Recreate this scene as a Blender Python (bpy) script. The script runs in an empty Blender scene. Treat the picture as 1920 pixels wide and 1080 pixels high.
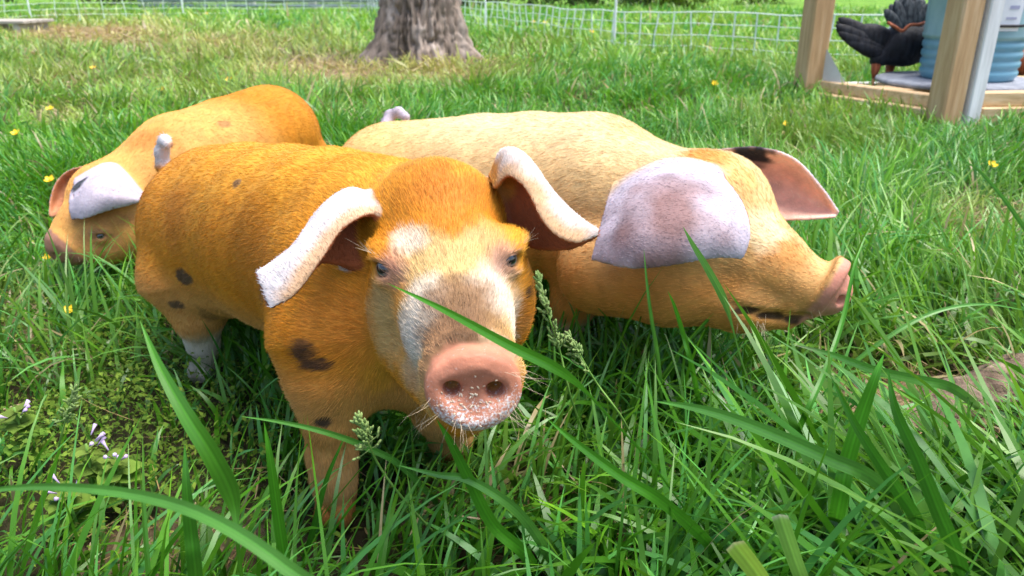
import bpy, math, random
import numpy as np
from mathutils import Vector, Matrix
from mathutils.bvhtree import BVHTree

rng = np.random.default_rng(7)
random.seed(7)
sc = bpy.context.scene
COL = sc.collection

# ------------------------------------------------------------------ camera
CAM_H = 0.45                      # eye height in metres
PITCH = math.radians(21.5)
FPX = 1440.0                      # focal length in photograph pixels (1920 wide)
CP, SP = math.cos(PITCH), math.sin(PITCH)
cam_d = bpy.data.cameras.new('camera')
cam = bpy.data.objects.new('camera', cam_d); COL.objects.link(cam)
cam_d.sensor_width = 36.0; cam_d.lens = 36.0 * FPX / 1920.0
cam.location = (0, 0, CAM_H); cam.rotation_euler = (math.pi / 2 - PITCH, 0, 0)
cam_d.clip_start = 0.02; cam_d.clip_end = 500
cam_d.dof.use_dof = True; cam_d.dof.focus_distance = 0.60; cam_d.dof.aperture_fstop = 14.0
sc.camera = cam

# ------------------------------------------------------------------ sky, sun, exposure
SUN_EL, SUN_AZ = math.radians(73), math.radians(92)   # azimuth clockwise from +Y
w = bpy.data.worlds.new('World'); sc.world = w; w.use_nodes = True
nt = w.node_tree; nt.nodes.clear()
sky = nt.nodes.new('ShaderNodeTexSky'); sky.sky_type = 'NISHITA'; sky.sun_disc = False
sky.sun_elevation = SUN_EL; sky.sun_rotation = SUN_AZ
sky.air_density = 1.0; sky.dust_density = 3.0; sky.ozone_density = 1.0
bg = nt.nodes.new('ShaderNodeBackground'); bg.inputs['Strength'].default_value = 0.15
wo = nt.nodes.new('ShaderNodeOutputWorld')
nt.links.new(sky.outputs[0], bg.inputs[0]); nt.links.new(bg.outputs[0], wo.inputs[0])
sd = bpy.data.lights.new('sun', 'SUN'); sd.energy = 2.3; sd.angle = math.radians(42); sd.color = (1, 0.96, 0.9)
so = bpy.data.objects.new('sun', sd); COL.objects.link(so)
sdir = Vector((math.sin(SUN_AZ) * math.cos(SUN_EL), math.cos(SUN_AZ) * math.cos(SUN_EL), math.sin(SUN_EL)))
so.rotation_euler = sdir.to_track_quat('Z', 'Y').to_euler(); so.location = sdir * 20
sc.view_settings.view_transform = 'Standard'; sc.view_settings.look = 'None'
sc.view_settings.exposure = 1.15; sc.view_settings.gamma = 1.0

# ------------------------------------------------------------------ helpers
def W(u, v, d, h=CAM_H):
    """the point at depth d along the lens axis whose image is photograph pixel (u, v)"""
    x = (u - 960) / FPX * d; up = (540 - v) / FPX * d
    return np.array([x, up * SP + d * CP, h + up * CP - d * SP])
def G(u, v, z=0.0, h=CAM_H):
    up = (540 - v) / FPX
    d = (h - z) / (SP - up * CP)
    return W(u, v, d, h)
def pix(P, h=CAM_H):
    P = np.asarray(P, float); z = P[..., 2] - h
    d = P[..., 1] * CP - z * SP; up = P[..., 1] * SP + z * CP
    return 960 + P[..., 0] / d * FPX, 540 - up / d * FPX

def _hash(ix, iy, iz, s):
    n = (ix * 73856093) ^ (iy * 19349663) ^ (iz * 83492791) ^ (s * 2654435)
    n = (n ^ (n >> 13)) * 1274126177
    n = n ^ (n >> 16)
    return (n & 0xffff) / 65535.0
def vnoise(P, freq, seed=0):
    Q = np.asarray(P, float) * freq
    I = np.floor(Q).astype(np.int64); f = Q - I; f = f * f * (3 - 2 * f)
    x, y, z = I[..., 0], I[..., 1], I[..., 2]; fx, fy, fz = f[..., 0], f[..., 1], f[..., 2]
    r = 0
    for dx in (0, 1):
        for dy in (0, 1):
            for dz in (0, 1):
                wgt = (fx if dx else 1 - fx) * (fy if dy else 1 - fy) * (fz if dz else 1 - fz)
                r = r + wgt * _hash(x + dx, y + dy, z + dz, seed)
    return r
def sstep(a, b, x):
    t = np.clip((x - a) / (b - a), 0, 1); return t * t * (3 - 2 * t)
def unit(v):
    v = np.asarray(v, float); return v / (np.linalg.norm(v, axis=-1, keepdims=True) + 1e-12)
def catmull(P, n):
    """n points through the control points P"""
    P = np.asarray(P, float); m = len(P)
    Q = np.vstack([2 * P[0] - P[1], P, 2 * P[-1] - P[-2]])
    t = np.linspace(0, m - 1 - 1e-9, n); i = t.astype(int); f = (t - i)[:, None]
    a, b, c, d = Q[i], Q[i + 1], Q[i + 2], Q[i + 3]
    return 0.5 * (2 * b + (c - a) * f + (2 * a - 5 * b + 4 * c - d) * f ** 2 + (3 * b - a - 3 * c + d) * f ** 3)

def mesh_np(name, V, F, mat=None, smooth=True, cols=None):
    """V (n,3); F (m,k) or list of such arrays"""
    if not isinstance(F, list): F = [F]
    F = [np.asarray(f, np.int32) for f in F if len(f)]
    me = bpy.data.meshes.new(name)
    V = np.ascontiguousarray(V, np.float32)
    me.vertices.add(len(V)); me.vertices.foreach_set('co', V.ravel())
    nl = sum(f.size for f in F); nf = sum(len(f) for f in F)
    me.loops.add(nl); me.polygons.add(nf)
    me.loops.foreach_set('vertex_index', np.concatenate([f.ravel() for f in F]))
    st = []; o = 0
    for f in F:
        st.append(o + np.arange(len(f)) * f.shape[1]); o += f.size
    me.polygons.foreach_set('loop_start', np.concatenate(st).astype(np.int32))
    me.polygons.foreach_set('use_smooth', np.full(nf, smooth))
    me.update(calc_edges=True)
    if cols is not None:
        a = me.attributes.new('Col', 'FLOAT_COLOR', 'POINT')
        c = np.ones((len(V), 4), np.float32); c[:, :cols.shape[1]] = cols
        a.data.foreach_set('color', c.ravel())
    if mat: me.materials.append(mat)
    return me
def add(name, me, parent=None):
    o = bpy.data.objects.new(name, me); COL.objects.link(o)
    if parent is not None: o.parent = parent
    return o
def tag(o, label=None, cat=None, group=None, kind=None):
    if label: o['label'] = label
    if cat: o['category'] = cat
    if group: o['group'] = group
    if kind: o['kind'] = kind
    return o
def empty(name, loc, label, cat, group=None):
    o = bpy.data.objects.new(name, None); COL.objects.link(o); o.location = loc
    o.empty_display_size = 0.05
    return tag(o, label, cat, group)
class MB:
    """collects shapes into one mesh"""
    def __init__(s): s.v = []; s.f4 = []; s.f3 = []; s.n = 0
    def put(s, V, F4=(), F3=()):
        V = np.asarray(V, float)
        if len(F4): s.f4.append(np.asarray(F4) + s.n)
        if len(F3): s.f3.append(np.asarray(F3) + s.n)
        s.v.append(V); s.n += len(V); return s
    def box(s, c, size, R=None, taper=1.0, bev=0.0):
        c = np.asarray(c, float); hx, hy, hz = np.asarray(size, float) / 2
        R = np.eye(3) if R is None else np.asarray(R)
        b = min(bev, hx * .45, hy * .45, hz * .45)
        if b <= 0:
            V = np.array([[x, y, z] for z in (-hz, hz) for y in (-hy, hy) for x in (-hx, hx)])
            F = [[0, 2, 3, 1], [4, 5, 7, 6], [0, 1, 5, 4], [2, 6, 7, 3], [0, 4, 6, 2], [1, 3, 7, 5]]
            return s.put(V @ R.T + c, F)
        ring = []
        for sx, sy in ((-1, -1), (1, -1), (1, 1), (-1, 1)):
            pts = [(sx * hx, sy * (hy - b)), (sx * (hx - b), sy * hy)]
            if sx * sy < 0: pts = pts[::-1]
            ring += pts
        ring = np.array(ring); inn = ring * np.array([(hx - b) / hx, (hy - b) / hy])
        V = np.vstack([np.c_[inn, np.full(8, -hz)], np.c_[ring, np.full(8, -hz + b)], np.c_[ring, np.full(8, hz - b)], np.c_[inn, np.full(8, hz)]])
        F = [[k * 8 + i, k * 8 + (i + 1) % 8, (k + 1) * 8 + (i + 1) % 8, (k + 1) * 8 + i] for k in range(3) for i in range(8)]
        s.put(V @ R.T + c, F)
        o = s.n - 32
        for base, flip in ((o, True), (o + 24, False)):
            t = [[base, base + i, base + i + 1] for i in range(1, 7)]
            s.f3.append(np.array([q[::-1] for q in t] if flip else t))
        return s
    def tube(s, P, r, seg=8, caps=True, flat=1.0, up=(0, 0, 1)):
        P = np.asarray(P, float); n = len(P); r = np.broadcast_to(np.asarray(r, float), (n,))
        T = unit(np.gradient(P, axis=0)); U = np.asarray(up, float)
        A = np.cross(T, U); bad = np.linalg.norm(A, axis=1) < 1e-3
        A[bad] = np.cross(T[bad], (1, 0.01, 0)); A = unit(A); B = np.cross(A, T)
        a = np.linspace(0, 2 * np.pi, seg, endpoint=False)
        V = P[:, None] + r[:, None, None] * (np.cos(a)[None, :, None] * A[:, None] + flat * np.sin(a)[None, :, None] * B[:, None])
        i = np.arange(n - 1)[:, None] * seg; j = np.arange(seg)[None]; j2 = (j + 1) % seg
        F = np.stack([i + j, i + seg + j, i + seg + j2, i + j2], -1).reshape(-1, 4)[:, ::-1]
        s.put(V.reshape(-1, 3), F); o = s.n - n * seg
        if caps:
            s.put(P[[0, -1]]); c0, c1 = s.n - 2, s.n - 1; jj = np.arange(seg); jn = (jj + 1) % seg
            s.f3.append(np.c_[np.full(seg, c0), o + jn, o + jj]); q = o + (n - 1) * seg
            s.f3.append(np.c_[np.full(seg, c1), q + jj, q + jn])
        return s
    def ball(s, c, r, R=None, seg=10, rings=7):
        r = np.broadcast_to(np.asarray(r, float), (3,)); R = np.eye(3) if R is None else np.asarray(R)
        th = np.linspace(0, np.pi, rings + 1)[1:-1]; a = np.linspace(0, 2 * np.pi, seg, endpoint=False)
        V = np.stack([np.sin(th)[:, None] * np.cos(a), np.sin(th)[:, None] * np.sin(a), np.cos(th)[:, None] * np.ones(seg)], -1).reshape(-1, 3)
        V = np.vstack([V, [[0, 0, 1], [0, 0, -1]]]); m = rings - 1
        i = np.arange(m - 1)[:, None] * seg; j = np.arange(seg)[None]; j2 = (j + 1) % seg
        F = np.stack([i + j, i + seg + j, i + seg + j2, i + j2], -1).reshape(-1, 4)
        jj = np.arange(seg); jn = (jj + 1) % seg; t = m * seg
        F3 = np.vstack([np.c_[np.full(seg, t), jj, jn], np.c_[np.full(seg, t + 1), (m - 1) * seg + jn, (m - 1) * seg + jj]])
        return s.put((V * r) @ R.T + np.asarray(c), F, F3)
    def mesh(s, name, mat, smooth=False):
        F = []
        if s.f4: F.append(np.vstack(s.f4))
        if s.f3: F.append(np.vstack(s.f3))
        return mesh_np(name, np.vstack(s.v), F, mat, smooth)
    def obj(s, name, mat, parent=None, smooth=False):
        return add(name, s.mesh(name, mat, smooth), parent)
def frame(fwd, up=(0, 0, 1)):
    """columns: fwd, side, up"""
    f = unit(fwd); sd_ = unit(np.cross(up, f)); u = np.cross(f, sd_)
    return np.stack([f, sd_, u], 1)

# ------------------------------------------------------------------ materials
def material(name):
    m = bpy.data.materials.new(name); m.use_nodes = True
    return m, m.node_tree, m.node_tree.nodes['Principled BSDF']
def node(nt, kind, **kw):
    n = nt.nodes.new(kind)
    for k, v in kw.items():
        if k in n.inputs: n.inputs[k].default_value = v
        else: setattr(n, k, v)
    return n
def noise_mat(name, c1, c2, scale=8, rough=0.8, bump=0.3, stretch=(1, 1, 1), detail=6, c3=None, spec=0.3, bscale=None, coords='Object', metallic=0.0):
    m, nt, b = material(name)
    tc = node(nt, 'ShaderNodeTexCoord'); mp = node(nt, 'ShaderNodeMapping'); mp.inputs['Scale'].default_value = stretch
    nt.links.new(tc.outputs[coords], mp.inputs[0])
    n = node(nt, 'ShaderNodeTexNoise', Scale=scale, Detail=detail, Roughness=0.62)
    nt.links.new(mp.outputs[0], n.inputs['Vector'])
    r = node(nt, 'ShaderNodeValToRGB'); e = r.color_ramp.elements
    e[0].position = 0.32; e[0].color = (*c1, 1); e[1].position = 0.68; e[1].color = (*c2, 1)
    if c3: x = e.new(0.5); x.color = (*c3, 1)
    nt.links.new(n.outputs[0], r.inputs[0]); nt.links.new(r.outputs[0], b.inputs['Base Color'])
    b.inputs['Roughness'].default_value = rough; b.inputs['Specular IOR Level'].default_value = spec
    b.inputs['Metallic'].default_value = metallic
    if bump:
        n2 = node(nt, 'ShaderNodeTexNoise', Scale=bscale or scale * 2.5, Detail=8); nt.links.new(mp.outputs[0], n2.inputs['Vector'])
        bp = node(nt, 'ShaderNodeBump', Strength=bump, Distance=0.01); nt.links.new(n2.outputs[0], bp.inputs['Height'])
        nt.links.new(bp.outputs[0], b.inputs['Normal'])
    return m
def leaf_mat(name, trans=0.35, rough=0.42, tint=(1, 1, 1), spec=0.45, streak=0.12):
    """blades and leaves: colour from the per-leaf attribute, some light passing through"""
    m, nt, b = material(name)
    at = node(nt, 'ShaderNodeAttribute', attribute_name='Col')
    tc = node(nt, 'ShaderNodeTexCoord')
    n = node(nt, 'ShaderNodeTexNoise', Scale=90.0, Detail=3); nt.links.new(tc.outputs['Object'], n.inputs['Vector'])
    mr = node(nt, 'ShaderNodeMapRange'); mr.inputs[3].default_value = 1 - streak * 2; mr.inputs[4].default_value = 1 + streak * 2
    nt.links.new(n.outputs[0], mr.inputs[0])
    vm = node(nt, 'ShaderNodeVectorMath', operation='SCALE'); nt.links.new(at.outputs['Color'], vm.inputs[0]); nt.links.new(mr.outputs[0], vm.inputs['Scale'])
    nt.links.new(vm.outputs[0], b.inputs['Base Color'])
    b.inputs['Roughness'].default_value = rough; b.inputs['Specular IOR Level'].default_value = spec
    tr = node(nt, 'ShaderNodeBsdfTranslucent'); nt.links.new(vm.outputs[0], tr.inputs[0])
    mx = node(nt, 'ShaderNodeMixShader'); mx.inputs[0].default_value = trans
    out = nt.nodes['Material Output']
    nt.links.new(b.outputs[0], mx.inputs[1]); nt.links.new(tr.outputs[0], mx.inputs[2]); nt.links.new(mx.outputs[0], out.inputs[0])
    return m
# ================================================================== pigs
# The pigs are laid out in units of an eye height of 0.75 (K converts to metres).
K = CAM_H / 0.75
def Wp(u, v, d): return W(u, v, d, 0.75)

class Sdf:
    def __init__(s): s.pr = []
    def ell(s, c, r, R=None, k=0.03, sub=False):
        r = np.asarray(r, float); R = np.eye(3) if R is None else np.asarray(R)
        s.pr.append(('e', np.asarray(c, float), r, R, k, sub, np.asarray(c, float), r.max()))
    def cone(s, a, b, ra, rb, k=0.03, sub=False, zs=1.0):
        a = np.asarray(a, float); b = np.asarray(b, float); c = (a + b) / 2
        s.pr.append(('c', a, b, (ra, rb, zs), k, sub, c, np.linalg.norm(b - a) / 2 + max(ra, rb) * max(zs, 1)))
    def chain(s, pts, k=0.03, sub=False, zs=1.0):
        for (p, r), (q, t) in zip(pts[:-1], pts[1:]): s.cone(p, q, r, t, k, sub, zs)
    def disc(s, c, R, a, b, h, rnd, k=0.01, sub=False):
        s.pr.append(('d', np.asarray(c, float), R, (a, b, h, rnd), k, sub, np.asarray(c, float), max(a, b) + h))
    def sheet(s, bvh, V, th, k=0.02):
        c = (V.min(0) + V.max(0)) / 2
        s.pr.append(('s', bvh, V.min(0), V.max(0), k, False, c, np.linalg.norm(V - c, axis=1).max(), th))
    def dist(s, p, P):
        t = p[0]
        if t == 'e':
            q = (P - p[1]) @ p[3]; r = p[2]
            k0 = np.sqrt(((q / r) ** 2).sum(-1)); k1 = np.sqrt(((q / r ** 2) ** 2).sum(-1)) + 1e-9
            return k0 * (k0 - 1) / k1
        if t == 'c':
            ra, rb, zs = p[3]; sc_ = np.array([1, 1, 1 / zs]); a = p[1] * sc_; ba = p[2] * sc_ - a
            q = P * sc_ - a; h = np.clip(q @ ba / (ba @ ba), 0, 1)
            q -= h[:, None] * ba
            return np.sqrt((q * q).sum(-1)) - (ra + (rb - ra) * h)
        if t == 'd':
            a, b, h, rnd = p[3]; q = (P - p[1]) @ p[2]
            l = (np.sqrt((q[:, 1] / a) ** 2 + (q[:, 2] / b) ** 2) - 1) * min(a, b) + rnd; n = np.abs(q[:, 0]) - h + rnd
            return np.minimum(np.maximum(l, n), 0) + np.sqrt(np.maximum(l, 0) ** 2 + np.maximum(n, 0) ** 2) - rnd
        d = np.full(len(P), 0.05); m = 0.016
        idx = np.nonzero(((P > p[2] - m) & (P < p[3] + m)).all(1))[0]
        f = p[1].find_nearest
        for i in idx:
            r = f(P[i], 0.05)
            if r[3] is not None: d[i] = r[3] - p[8]
        return d
    def ev(s, P, pr=None):
        d = np.full(len(P), 1.0)
        for p in (s.pr if pr is None else pr):
            e = s.dist(p, P); k = p[4]
            if p[5]:
                e = -e; h = np.maximum(k - np.abs(d - e), 0) / k; d = np.maximum(d, e) + h * h * k / 4
            else:
                h = np.maximum(k - np.abs(d - e), 0) / k; d = np.minimum(d, e) - h * h * k / 4
        return d
    def trace_many(s, uv):
        """where the view lines through these photograph pixels meet the surface: points, normals, hit flags"""
        uv = np.asarray(uv, float).reshape(-1, 2); o = np.array([0, 0, 0.75])
        r = unit(np.array([Wp(u, v, 1.0) for u, v in uv]) - o); t = np.full(len(uv), .45)
        for _ in range(90):
            d = s.ev(o + r * t[:, None]); t = np.where((d > 2e-4) & (t < 4), t + np.maximum(d * .75, 1e-4), t)
        P = o + r * t[:, None]; e = .004
        g = np.stack([s.ev(P + e * a) - s.ev(P - e * a) for a in np.eye(3)], 1)
        return P, unit(g), t < 4
    def trace(s, u, v):
        P, N, ok = s.trace_many([(u, v)]); return (P[0], N[0]) if ok[0] else (None, None)
    def mesh(s, vox, lo, hi, C=24):
        lo = np.asarray(lo, float); n = np.ceil((np.asarray(hi) - lo) / vox / C).astype(int) * C
        F = np.full(n + 1, 1.0, np.float32); ax = np.arange(C + 1)
        loc = np.stack(np.meshgrid(ax, ax, ax, indexing='ij'), -1).reshape(-1, 3) * vox
        hd = C * vox * math.sqrt(3) / 2
        bc = np.array([p[6] for p in s.pr]); br = np.array([p[7] for p in s.pr]); bk = np.array([p[4] for p in s.pr])
        for i in range(0, n[0], C):
            for j in range(0, n[1], C):
                for l in range(0, n[2], C):
                    o = lo + np.array([i, j, l]) * vox; c = o + C * vox / 2
                    rel = np.nonzero(np.linalg.norm(bc - c, axis=1) - br < hd + bk + 0.01)[0]
                    if not len(rel) or all(s.pr[q][5] for q in rel): continue
                    pr = [s.pr[q] for q in rel]
                    f0 = s.ev(c[None], [q for q in pr if q[0] != 's'])[0]
                    if f0 < -hd * 1.6: F[i:i + C + 1, j:j + C + 1, l:l + C + 1] = -1; continue
                    if f0 > hd * 2.2 and not any(q[0] == 's' for q in pr): continue
                    F[i:i + C + 1, j:j + C + 1, l:l + C + 1] = s.ev(loc + o, pr).reshape(C + 1, C + 1, C + 1)
        # surface nets
        S = F < 0
        cnt = np.zeros(n, np.uint8)
        for a in (0, 1):
            for b in (0, 1):
                for c in (0, 1): cnt += S[a:a + n[0], b:b + n[1], c:c + n[2]]
        act = np.argwhere((cnt > 0) & (cnt < 8)); ids = np.full(n, -1, np.int32); ids[tuple(act.T)] = np.arange(len(act))
        acc = np.zeros((len(act), 3)); num = np.zeros(len(act))
        cor = [(a, b, c) for a in (0, 1) for b in (0, 1) for c in (0, 1)]
        val = {q: F[act[:, 0] + q[0], act[:, 1] + q[1], act[:, 2] + q[2]].astype(float) for q in cor}
        for q in cor:
            for a in range(3):
                if q[a]: continue
                e = list(q); e[a] = 1; e = tuple(e); va, vb = val[q], val[e]
                m = (va < 0) != (vb < 0); t = va[m] / (va[m] - vb[m])
                pt = np.tile(np.array(q, float), (m.sum(), 1)); pt[:, a] += t
                acc[m] += pt; num[m] += 1
        V = lo + (act + acc / num[:, None]) * vox
        Q = []
        for a in range(3):
            sl0 = [slice(1, -1)] * 3; sl1 = [slice(1, -1)] * 3; sl0[a] = slice(0, -1); sl1[a] = slice(1, None)
            A, B = S[tuple(sl0)], S[tuple(sl1)]; e = np.argwhere(A != B); fl = A[tuple(e.T)]
            off = np.ones(3, int); off[a] = 0; e = e + off
            b, c = (a + 1) % 3, (a + 2) % 3; eb = np.eye(3, dtype=int)[b]; ec = np.eye(3, dtype=int)[c]
            q = np.stack([ids[tuple((e - x).T)] for x in (eb + ec, ec, 0 * eb, eb)], 1)
            q[~fl] = q[~fl][:, ::-1]; Q.append(q)
        Q = np.vstack(Q); Q = Q[(Q >= 0).all(1)]
        # light relaxation
        E = np.vstack([Q[:, [0, 1]], Q[:, [1, 2]], Q[:, [2, 3]], Q[:, [3, 0]]])
        deg = np.bincount(E.ravel(), minlength=len(V)).astype(float); deg[deg == 0] = 1
        for w_ in (0.5, 0.5, -0.3):
            L = np.stack([np.bincount(E[:, 0], V[E[:, 1], k], len(V)) + np.bincount(E[:, 1], V[E[:, 0], k], len(V)) for k in range(3)], 1) / deg[:, None]
            V = V + w_ * (L - V)
        return V, Q
def normals(V, Q):
    n = np.cross(V[Q[:, 2]] - V[Q[:, 0]], V[Q[:, 3]] - V[Q[:, 1]])
    N = np.zeros_like(V)
    for k in range(4):
        for a in range(3): N[:, a] += np.bincount(Q[:, k], n[:, a], len(V))
    return unit(N)
def ear_sheet(A, B, C_, nu=40, nv=20):
    """ear surface spanned by three pixel-depth curves: root edge, middle, free edge"""
    c = [catmull([Wp(*q) for q in X], nu) for X in (A, B, C_)]
    t = np.linspace(0, 1, nv)[None, :, None]
    a, b, d = (x[:, None] for x in c); ctl = 2 * b - 0.5 * (a + d)
    S = (1 - t) ** 2 * a + 2 * t * (1 - t) * ctl + t * t * d
    V = S.reshape(-1, 3); i = np.arange(nu - 1)[:, None] * nv; j = np.arange(nv - 1)[None]
    F = np.stack([i + j, i + nv + j, i + nv + j + 1, i + j + 1], -1).reshape(-1, 4)
    return V, BVHTree.FromPolygons(V.tolist(), F.tolist())

# ---- pig materials
def pig_skin():
    m, nt, b = material('pig_skin')
    L = nt.links.new
    at = node(nt, 'ShaderNodeAttribute', attribute_name='Col'); mk = node(nt, 'ShaderNodeAttribute', attribute_name='Mask')
    sep = node(nt, 'ShaderNodeSeparateColor'); L(mk.outputs['Color'], sep.inputs[0])    # r snout, g dust, b bare skin
    tc = node(nt, 'ShaderNodeTexCoord')
    n1 = node(nt, 'ShaderNodeTexNoise', Scale=60.0, Detail=5); L(tc.outputs['Object'], n1.inputs['Vector'])
    mr = node(nt, 'ShaderNodeMapRange'); mr.inputs[1].default_value = .3; mr.inputs[2].default_value = .7; mr.inputs[3].default_value = .82; mr.inputs[4].default_value = 1.15
    L(n1.outputs[0], mr.inputs[0])
    vs = node(nt, 'ShaderNodeVectorMath', operation='SCALE'); L(at.outputs['Color'], vs.inputs[0]); L(mr.outputs[0], vs.inputs['Scale'])
    # pale meal sticking to the wet snout
    n2 = node(nt, 'ShaderNodeTexNoise', Scale=520.0, Detail=4, Roughness=.7); L(tc.outputs['Object'], n2.inputs['Vector'])
    ad = node(nt, 'ShaderNodeMath', operation='MULTIPLY_ADD'); L(sep.outputs[1], ad.inputs[0]); ad.inputs[1].default_value = .42; L(n2.outputs[0], ad.inputs[2])
    st = node(nt, 'ShaderNodeMapRange'); st.inputs[1].default_value = .70; st.inputs[2].default_value = .86; L(ad.outputs[0], st.inputs[0])
    mx = node(nt, 'ShaderNodeMix', data_type='RGBA'); L(st.outputs[0], mx.inputs[0]); L(vs.outputs[0], mx.inputs[6]); mx.inputs[7].default_value = (.82, .8, .78, 1)
    L(mx.outputs[2], b.inputs['Base Color'])
    rr = node(nt, 'ShaderNodeMapRange'); rr.inputs[3].default_value = .62; rr.inputs[4].default_value = .4; L(sep.outputs[0], rr.inputs[0])
    r2 = node(nt, 'ShaderNodeMath', operation='MULTIPLY_ADD'); L(st.outputs[0], r2.inputs[0]); r2.inputs[1].default_value = .5; L(rr.outputs[0], r2.inputs[2]); L(r2.outputs[0], b.inputs['Roughness'])
    b.inputs['Specular IOR Level'].default_value = .18
    b.inputs['Subsurface Weight'].default_value = .12; b.inputs['Subsurface Radius'].default_value = (.006, .0025, .0015); b.inputs['Subsurface Scale'].default_value = 1.0
    n3 = node(nt, 'ShaderNodeTexNoise', Scale=240.0, Detail=6); L(tc.outputs['Object'], n3.inputs['Vector'])
    n4 = node(nt, 'ShaderNodeTexNoise', Scale=38.0, Detail=3); L(tc.outputs['Object'], n4.inputs['Vector'])
    sm = node(nt, 'ShaderNodeMath', operation='MULTIPLY_ADD'); L(n4.outputs[0], sm.inputs[0]); sm.inputs[1].default_value = 1.6; L(n3.outputs[0], sm.inputs[2])
    s2 = node(nt, 'ShaderNodeMath', operation='ADD'); L(sm.outputs[0], s2.inputs[0]); L(st.outputs[0], s2.inputs[1])
    bp = node(nt, 'ShaderNodeBump', Strength=.45, Distance=.0016); L(s2.outputs[0], bp.inputs['Height']); L(bp.outputs[0], b.inputs['Normal'])
    return m
M_SKIN = pig_skin()
def hair_mat():
    m, nt, b = material('pig_bristle')
    at = node(nt, 'ShaderNodeAttribute', attribute_name='hair_color'); nt.links.new(at.outputs['Color'], b.inputs['Base Color'])
    b.inputs['Roughness'].default_value = .45; b.inputs['Specular IOR Level'].default_value = .16
    return m
M_HAIR = hair_mat()
def eye_mat():
    m, nt, b = material('pig_eye'); L = nt.links.new
    tc = node(nt, 'ShaderNodeTexCoord'); sx = node(nt, 'ShaderNodeSeparateXYZ'); L(tc.outputs['Object'], sx.inputs[0])
    mp = node(nt, 'ShaderNodeMapping'); mp.inputs['Scale'].default_value = (0.8, 1.15, 1); L(tc.outputs['Object'], mp.inputs[0])
    s2 = node(nt, 'ShaderNodeSeparateXYZ'); L(mp.outputs[0], s2.inputs[0])
    cx = node(nt, 'ShaderNodeCombineXYZ'); L(s2.outputs[0], cx.inputs[0]); L(s2.outputs[1], cx.inputs[1])
    ln = node(nt, 'ShaderNodeVectorMath', operation='LENGTH'); L(cx.outputs[0], ln.inputs[0])
    r = node(nt, 'ShaderNodeValToRGB'); e = r.color_ramp.elements
    e[0].position = 0.0; e[0].color = (.004, .004, .006, 1); e[1].position = 1.0; e[1].color = (.30, .2, .17, 1)
    for p, c in ((.34, (.004, .004, .006)), (.40, (.07, .075, .085)), (.55, (.17, .165, .155)), (.64, (.07, .07, .07)), (.70, (.02, .02, .022)), (.80, (.12, .08, .07))):
        x = e.new(p); x.color = (*c, 1)
    L(ln.outputs['Value'], r.inputs[0]); L(r.outputs[0], b.inputs['Base Color'])
    b.inputs['Roughness'].default_value = .06; b.inputs['Coat Weight'].default_value = 1.0
    return m
M_EYE = eye_mat()
M_MEAL = noise_mat('meal', (.62, .48, .30), (.80, .70, .55), 200, .8, 0)

def make_hair(name, P, N, D, L, rad, col, parent, seg=4, curl=0.25, lift=0.28, rnd=.14):
    n = len(P)
    hc = bpy.data.hair_curves.new(name); hc.add_curves([seg] * n)
    s = np.linspace(0, 1, seg)[None, :, None]
    rd = unit(rng.normal(size=(n, 3)))
    D2 = unit(D + N * lift + rd * rnd)
    bend = -N * (lift * .75) + rd * curl * .6
    pts = P[:, None] + L[:, None, None] * (D2[:, None] * s + bend[:, None] * s * s * .5)
    hc.attributes['position'].data.foreach_set('vector', pts.astype(np.float32).ravel())
    ra = hc.attributes.get('radius') or hc.attributes.new('radius', 'FLOAT', 'POINT')
    prof = np.linspace(1, 0.15, seg)[None] * np.asarray(rad).reshape(-1, 1) * np.ones((n, 1))
    ra.data.foreach_set('value', prof.astype(np.float32).ravel())
    ca = hc.attributes.new('hair_color', 'FLOAT_COLOR', 'CURVE')
    c4 = np.ones((n, 4), np.float32); c4[:, :3] = col
    ca.data.foreach_set('color', c4.ravel())
    hc.materials.append(M_HAIR)
    o = add(name, hc, parent); o['kind'] = 'stuff'
    return o

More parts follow.
